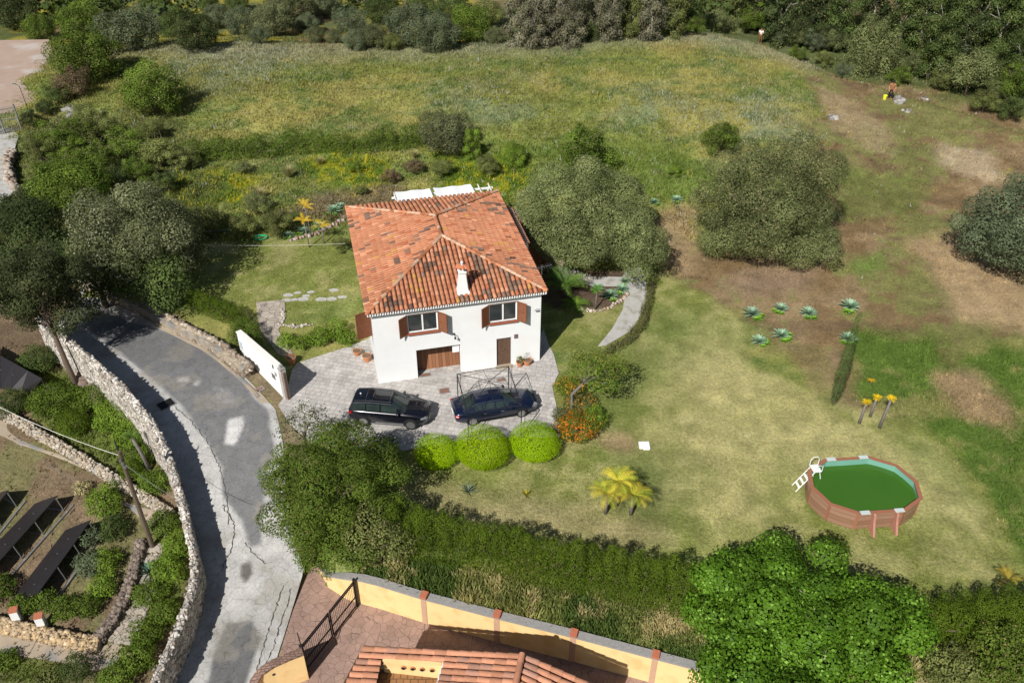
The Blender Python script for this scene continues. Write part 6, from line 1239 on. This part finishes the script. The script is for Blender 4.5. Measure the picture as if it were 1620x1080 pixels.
for q in ((25, 18, 32, 'deep'), (95, 12, 14, 'green'), (60, 45, 24, 'green'), (130, 38, 36, 'green'), (180, 20, 18, 'dark'), (165, 52, 28, 'dark'), (205, 48, 42, 'blue'), (245, 28, 22, 'blue'), (260, 8, 14, 'dark'), (285, 38, 30, 'dark'), (312, 52, 34, 'deep'), (345, 26, 22, 'blue'), (235, 3, 16, 'dark'), (330, 4, 16, 'dark')): bg('rounded_tree', *q, A_)
for q in ((385, 35, 26, 'blue'), (378, 8, 16, 'dark'), (365, 2, 12, 'dark'), (430, 34, 30, 'olive'), (456, 14, 36, 'olive'), (485, 38, 18, 'blue'), (497, 56, 15, 'olive'), (510, 5, 26, 'blue'), (555, 36, 26, 'blue'), (562, 64, 18, 'blue'), (605, 14, 28, 'dark'), (590, 58, 22, 'olive'), (647, 42, 38, 'blue'), (692, 52, 34, 'blue'), (712, 14, 32, 'dark'), (742, 42, 34, 'green'), (665, 6, 24, 'dark'), (782, 58, 16, 'olive'), (770, 22, 26, 'scrub'), (530, 60, 14, 'olive'), (410, 58, 16, 'blue'), (620, 66, 15, 'scrub')): bg('olive_bush', *q, B_)
for q in ((822, 22, 34, 'grey'), (848, 30, 32, 'grey'), (875, 22, 34, 'grey'), (902, 28, 32, 'grey'), (935, 12, 34, 'grey'), (965, 18, 32, 'grey'), (1002, 14, 30, 'scrub'), (1035, 18, 32, 'grey'), (1068, 14, 30, 'scrub')): bg('eucalyptus_tree', *q, C_, tall=1.7, pale=True)
for q in ((930, 48, 20, 'dark'), (1090, 10, 36, 'dark'), (1150, 6, 36, 'scrub'), (1205, 4, 36, 'deep'), (1235, 22, 40, 'deep'), (1290, 12, 44, 'deep'), (1330, 28, 40, 'dark'), (1390, 8, 46, 'deep'), (1430, 40, 40, 'dark'), (1470, 10, 46, 'deep'), (1500, 45, 46, 'dark'), (1550, 18, 50, 'deep'), (1590, 50, 50, 'dark'), (1620, 10, 46, 'deep'), (1260, 50, 26, 'deep'), (1310, 60, 24, 'deep'), (1360, 45, 26, 'deep'), (1480, 78, 40, 'dark'), (1530, 66, 36, 'deep'), (1610, 92, 34, 'dark'), (1180, 20, 24, 'deep'), (1110, 14, 22, 'scrub')): bg('woodland_tree', *q, D_, tall=1.35 if q[2] > 30 else 0, pale=True)
for q in ((1000, 46, 18, 'scrub'), (1045, 44, 16, 'dark'), (1098, 42, 18, 'green'), (1128, 34, 27, 'oak'), (1150, 42, 22, 'oak'), (1185, 30, 28, 'green'), (1235, 56, 18, 'blue'), (1262, 60, 18, 'oak'), (1290, 66, 20, 'blue'), (1322, 64, 24, 'oak'), (1445, 100, 24, 'oak'), (1470, 96, 28, 'green'), (1500, 78, 30, 'blue'), (1538, 116, 46, 'oak'), (1575, 92, 30, 'dark'), (1612, 130, 36, 'green'), (1425, 118, 20, 'green'), (1560, 160, 24, 'scrub'), (1600, 170, 26, 'dark'), (1490, 128, 20, 'scrub'), (1262, 84, 15, 'green'), (1305, 92, 16, 'scrub'), (1335, 112, 16, 'blue')): bg('woodland_bush', *q, E_, cat='bush')
for q in ((100, 215, 42, 'green'), (60, 232, 30, 'scrub'), (150, 200, 34, 'scrub'), (195, 228, 40, 'green'), (250, 238, 36, 'scrub'), (150, 250, 40, 'green'), (95, 262, 34, 'green'), (215, 268, 32, 'green'), (175, 285, 32, 'dark'), (290, 250, 26, 'scrub'), (130, 180, 24, 'scrub'), (260, 285, 24, 'dark'), (60, 275, 26, 'scrub'), (235, 205, 26, 'scrub')): bg('scrub_bush', *q, H_, cat='bush', flat_=.8)
F1 = None
def bg1(name, px, py, r, pal, label, cat='bush', **k): o = bg(name, px, py, r, pal, (label, None), cat=cat, **k); BGL.pop(); o['label'] = label; return o
bg1('round_tree', 135, 88, 48, 'green', 'dense dark green round tree beside the corner of the gravel pad', 'tree'); bg1('round_tree', 240, 145, 45, 'green', 'round green tree on the meadow slope with a deep shadow at its right', 'tree')
bg1('brown_shrub', 112, 132, 32, 'brown', 'reddish brown shrub below the round tree at the pad'); bg1('dark_shrub', 88, 150, 22, 'dark', 'dark shrub at the foot of the reddish brown shrub'); bg1('dark_shrub', 48, 188, 17, 'deep', 'dark clipped conifer by the lamp post, lower one'); bg1('dark_shrub', 68, 172, 17, 'deep', 'dark clipped conifer by the lamp post, upper one')
bg1('conical_tree', 1380, 84, 37, 'oak', 'conical green tree standing behind the bare-backed man', 'tree', flat_=1.75)
bg1('round_shrub', 1142, 216, 34, 'green', 'round green shrub at the upper left of the lone oak'); bg1('round_shrub', 925, 232, 48, 'green', 'round green shrub just behind the house oak'); bg1('grey_tree', 703, 210, 38, 'olive', 'dark grey leaning tree with bare forked trunk behind the house', 'tree'); bg1('young_tree', 746, 232, 20, 'fresh', 'young yellow-green sapling right of the leaning grey tree', 'tree', tall=1.4); bg1('young_tree', 815, 246, 20, 'fresh', 'young bright tree left of the round shrub behind the house', 'tree')
for px, py, r, pal, lb in ((435, 350, 34, 'scrub', 'dark bush at the upper left corner of the house lawn'), (465, 345, 20, 'dark', 'small dark bush behind the thin yellow palms'), (330, 345, 36, 'scrub', 'straggly bush right of the large olive'), (385, 355, 28, 'scrub', 'green bush along the upper edge of the west lawn'), (410, 300, 22, 'straw', 'pale dry grass tuft left above the rockery'), (455, 265, 26, 'straw', 'tall pale grass clump under the terrace hedge'), (405, 320, 26, 'oak', 'grey-green mounded bush above the west lawn'), (618, 278, 17, 'brown', 'brown dry bush just above the pergola'), (655, 262, 20, 'brown', 'dark brown thistle bush below the leaning grey tree'), (770, 260, 24, 'scrub', 'low scrub between the two young trees'), (655, 240, 16, 'straw', 'pale dry bush at the end of the terrace hedge'), (505, 250, 18, 'straw', 'pale grass clump among the yellow flowers'), (385, 265, 16, 'oak', 'small grey bush left end of the flower strip'), (570, 300, 14, 'scrub', 'tiny bush on the brown bed behind the roof'), (540, 385, 18, 'scrub', 'dark bush against the west wall of the house'), (1070, 268, 14, 'fresh', 'small green clump left of the lone oak'), (700, 265, 22, 'scrub', 'weedy clump behind the pergola right end'), (560, 262, 14, 'fresh', 'green clump in the yellow flowers above the roof')): bg1('bush', px, py, r*.92, pal, lb, flat_=.75)
bg1('woodland_tree', 20, 340, 34, 'deep', 'dark conifer at the left edge below the low stone wall', 'tree'); bg1('conifer_tree', 45, 310, 22, 'deep', 'small dark conifer beside the upper lane wall', 'tree')
for pw, px0, px1 in ((0, 0, 0),): pass
ORD = ['first', 'second', 'third', 'fourth', 'fifth', 'sixth', 'seventh', 'eighth', 'ninth', 'tenth', 'eleventh', 'twelfth', 'thirteenth', 'fourteenth', 'fifteenth', 'sixteenth', 'seventeenth', 'eighteenth', 'nineteenth', 'twentieth', 'twenty-first', 'twenty-second', 'twenty-third', 'twenty-fourth']
for lab in {l for l, _, _ in BGL}:
    for i, (_, _, o) in enumerate(sorted([t for t in BGL if t[0] == lab], key=lambda t: t[1])): o['label'] = lab+', '+ORD[i]+' from the left'
# far wood beyond, one mass
pos = []; 
for k in range(170):
    x = RNG.uniform(-150, 150); y = RNG.uniform(128, 190); pos.append((x, y, ground(x, y)+2.2, RNG.uniform(3, 5.5), RNG.uniform(3, 5.5), RNG.uniform(2.5, 5)))
V, Fq, C = cloud(np.array(pos), 1.9, .75, *PAL['dark'], loose=.3); tag(link('far_wood', np_mesh('far_wood', V, Fq, C), M['leaf']), 'dense far wood beyond the meadow along the top edge', 'wood', kind='stuff')

# ================================================================== GRASS: meadow tufts, weeds
def tufts(name, n, xr, yr, keep, h, wd, label, cat, tint=1.2, blades=3, mul=None):
    x = RNG.uniform(*xr, n); y = RNG.uniform(*yr, n); m_ = keep(x, y); x, y = x[m_], y[m_]; n = len(x); z = hz(x, y); c = ground_col(x, y)*RNG.uniform(.8, 1.3, (n, 1))*tint
    if mul is not None: c = mul(x, y, c)
    V = []; C = []
    hh = h*RNG.uniform(.4, 1.5, n)*(.5+fbm(x, y, 3, 3, 31)); 
    for b_ in range(blades):
        a = RNG.uniform(0, 6.28, n); ox, oy = RNG.normal(0, wd, n), RNG.normal(0, wd, n); lx, ly = RNG.normal(0, .35, n)*hh, RNG.normal(0, .35, n)*hh; w_ = wd*.8
        p = np.stack([x+ox, y+oy, z-.03], 1); dx = np.stack([np.cos(a)*w_, np.sin(a)*w_, 0*a], 1); V.append(np.stack([p-dx, p+dx, p+np.stack([lx, ly, hh], 1)+dx*.25, p+np.stack([lx, ly, hh], 1)-dx*.25], 1).reshape(-1, 3)); C.append(np.repeat(c, 4, 0))
    V = np.concatenate(V); C = np.concatenate(C); return tag(link(name, np_mesh(name, V, np.arange(len(V)).reshape(-1, 4), C), M['grass']), label, cat, kind='stuff')
soilm = lambda x, y: mask(Z['soil'], x, y, 1.5, 2.5)
inl = lambda x, y: (mask(Z['lawn'], x, y, .5, .5)+mask(Z['lawn_left'], x, y, .5, .5)) > .3
def meadow_keep(x, y):
    hxl = (x-HX)*hc+(y-HY)*hs; hyl = -(x-HX)*hs+(y-HY)*hc; ok = ~((hxl > -1) & (hxl < HW+3) & (hyl > -10) & (hyl < HD+1.2))
    return ok & ~inl(x, y) & (RNG.random(len(x)) > soilm(x, y)*.88) & ((x > xR(y)+1) | (y > 58))
def flowers(x, y, c):
    f = (mask(Z['flowers1'], x, y, 1, 2)+mask(Z['flowers2'], x, y, 1, 2)+mask(Z['flowers3'], x, y, 1, 2))*.14+(fbm(x, y, 5, 3, 41) > .66)*(y > 60)*.02; m_ = RNG.random(len(x)) < f; c[m_] = np.array([.48, .4, .03])
    wv = (RNG.random(len(x)) < .03+.14*(mask(Z['blue1'], x, y, 3, 3)+mask(Z['blue2'], x, y, 3, 3)+mask(Z['blue3'], x, y, 3, 3)+mask(Z['blue4'], x, y, 3, 3))) & ~m_; c[wv] = np.array([.4, .42, .36]); st_ = RNG.random(len(x)) < .05; c[st_ & ~m_] = np.array([.3, .26, .14]); return c
tufts('meadow_grass', 300000, (-62, 62), (55, 118), meadow_keep, .2, .06, 'tall mixed wild grass covering the meadow hill', 'grass', 1.12, 2, flowers)
tufts('right_slope_grass', 40000, (20, 50), (30, 62), lambda x, y: (mask(Z['green_right'], x, y, 1, 1.5) > RNG.random(len(x))) | (RNG.random(len(x)) < .06*(~inl(x, y))), .16, .05, 'lush short grass on the right hand slope', 'grass', 1.2, 2)
tufts('strip_weeds', 60000, (-8, 24), (23, 32), lambda x, y: (y > yY(x)+.45) & (mask(Z['weeds'], x, y, .4, .4) > RNG.random(len(x))*.8), .38, .06, 'rank weeds on the strip between conifer hedge and ochre wall', 'weeds', 1.35, 3, lambda x, y, c: np.where((fbm(x, y, 1.3, 3, 55) > .5)[:, None], np.array([.1, .15, .035])*RNG.uniform(.7, 1.3, (len(x), 1)), c))
tufts('lower_garden_weeds', 30000, (-36, -15), (21, 50), lambda x, y: (x < xW(y)-.4) & (mask(Z['green_ll'], x, y, .5, .6)+mask(Z['green_ll2'], x, y, .5, .6)+mask(Z['green_ll3'], x, y, .5, .6)+.1 > RNG.random(len(x))), .2, .05, 'short weeds and ground cover in the lower garden', 'weeds', 1.2, 2)
tufts('lawn_grass', 160000, (-20, 34), (27, 60), lambda x, y: inl(x, y), .07, .035, 'fine lawn blades of the garden', 'grass', 1.12, 2)
tufts('bed_weeds', 9000, (-20, 12), (44, 66), lambda x, y: (mask(Z['scrub'], x, y, 1, 1)+mask(Z['brownbed'], x, y, 1, 1)) > RNG.random(len(x)), .35, .06, 'dry weeds in the beds behind the roof', 'weeds', 1.2, 3)

# ================================================================== PEOPLE
def skin_mesh(name, verts, edges, radii, mt, parent, root=0):
    me = bpy.data.meshes.new(name); me.from_pydata(verts, edges, []); o = link(name, me, mt, parent); sk = o.modifiers.new('skin', 'SKIN'); sk.use_smooth_shade = True
    for i, r in enumerate(radii): me.skin_vertices[0].data[i].radius = r if isinstance(r, tuple) else (r, r); me.skin_vertices[0].data[i].use_root = (i == root)
    sb = o.modifiers.new('sub', 'SUBSURF'); sb.levels = sb.render_levels = 2; return o
def person(px, py, label, rz, bend, shirt, trou, s=1.0, tool=False):
    p = P(px, py); root = empty('person', p, rz, label, 'person'); root.scale = (s, s, s)
    # facing local +X; hips at z .95, torso bends forward by bend
    B = lambda l, f=0, y=0: (math.sin(bend)*l+math.cos(bend)*f, y, .95+math.cos(bend)*l-math.sin(bend)*f)
    V = [(0, 0, .95), B(.25), B(.48), B(.6, .01), B(.74, .04), B(.84, .06)]; E_ = [(0, 1), (1, 2), (2, 3), (3, 4), (4, 5)]; R = [(.12, .15), (.11, .14), (.12, .17), .055, .085, .07]
    for sg in (1, -1):
        k = len(V); V += [(0.02, .1*sg, .88), (.05, .12*sg, .5), (-.02, .13*sg, .08), (.12, .14*sg, .03)]; E_ += [(0, k), (k, k+1), (k+1, k+2), (k+2, k+3)]; R += [.09, .06, .042, .04]
        hd = B(.1, .42, .16*sg) if bend > .3 else B(.12, .24, .16*sg); k = len(V); V += [B(.47, 0, .19*sg), B(.22, .05, .25*sg), hd, (hd[0]+.07, hd[1]-.01*sg, hd[2]-.04)]; E_ += [(2, k), (k, k+1), (k+1, k+2), (k+2, k+3)]; R += [.055, .045, .032, .035]
    skin_mesh('body', V, E_, R, M['skin'], root)
    if shirt:
        v = [(0, 0, .93), B(.25), B(.49)]; e = [(0, 1), (1, 2)]; r = [(.135, .165), (.125, .16), (.13, .185)]
        for sg in (1, -1): k = len(v); v += [B(.47, 0, .2*sg), B(.26, .04, .25*sg)]; e += [(2, k), (k, k+1)]; r += [.075, .065]
        skin_mesh('shirt', v, e, r, M[shirt], root)
    v = [(0, 0, 1.0), (0, 0, .92)]; e = [(0, 1)]; r = [(.13, .165), (.135, .165)]
    for sg in (1, -1): k = len(v); v += [(.02, .1*sg, .84), (.05, .12*sg, .5), (-.02, .13*sg, .1)]; e += [(1, k), (k, k+1), (k+1, k+2)]; r += [.11, .08, .065]
    skin_mesh('trousers', v, e, r, M[trou], root)
    h = Vector(B(.84, .03)); q = MB(); q.lathe([(.03, .12), (.07, .1), (.1, .05), (.11, 0), (.1, -.04)][::-1], (h.x-.02, h.y, h.z-.02), 12); q.build('hair', M['hair'], root, smooth_=True)
    f = Vector(B(.8, .13)); q = MB(); q.box(f, (.04, .03, .05)); q.build('nose', M['skin'], root, bev=.01)
    return root
person(1202, 69, 'standing person in a white shirt and brown trousers on the meadow crest', -2.2, .15, 'shirt', 'trousers', 1.2)
person(1407, 158, 'bare-backed person bending over with a brush cutter on the dry slope', -2.0, .5, None, 'dark_cloth', 1.3)
p = P(1399, 158); bk_ = empty('yellow_bucket', p, 0, 'small yellow bucket at the feet of the bare-backed person', 'bucket'); MB().lathe([(.16, 0), (.22, .42), (.24, .43), (.24, .46), (.2, .46), (.15, .05)], (0, 0, 0), 16).build('tub', M['bucket'], bk_); MB().tube([(.23*math.cos(t), .05, .44+.2*math.sin(t)) for t in np.linspace(0, 3.14, 9)], .012, 5).build('handle', M['metal'], bk_)
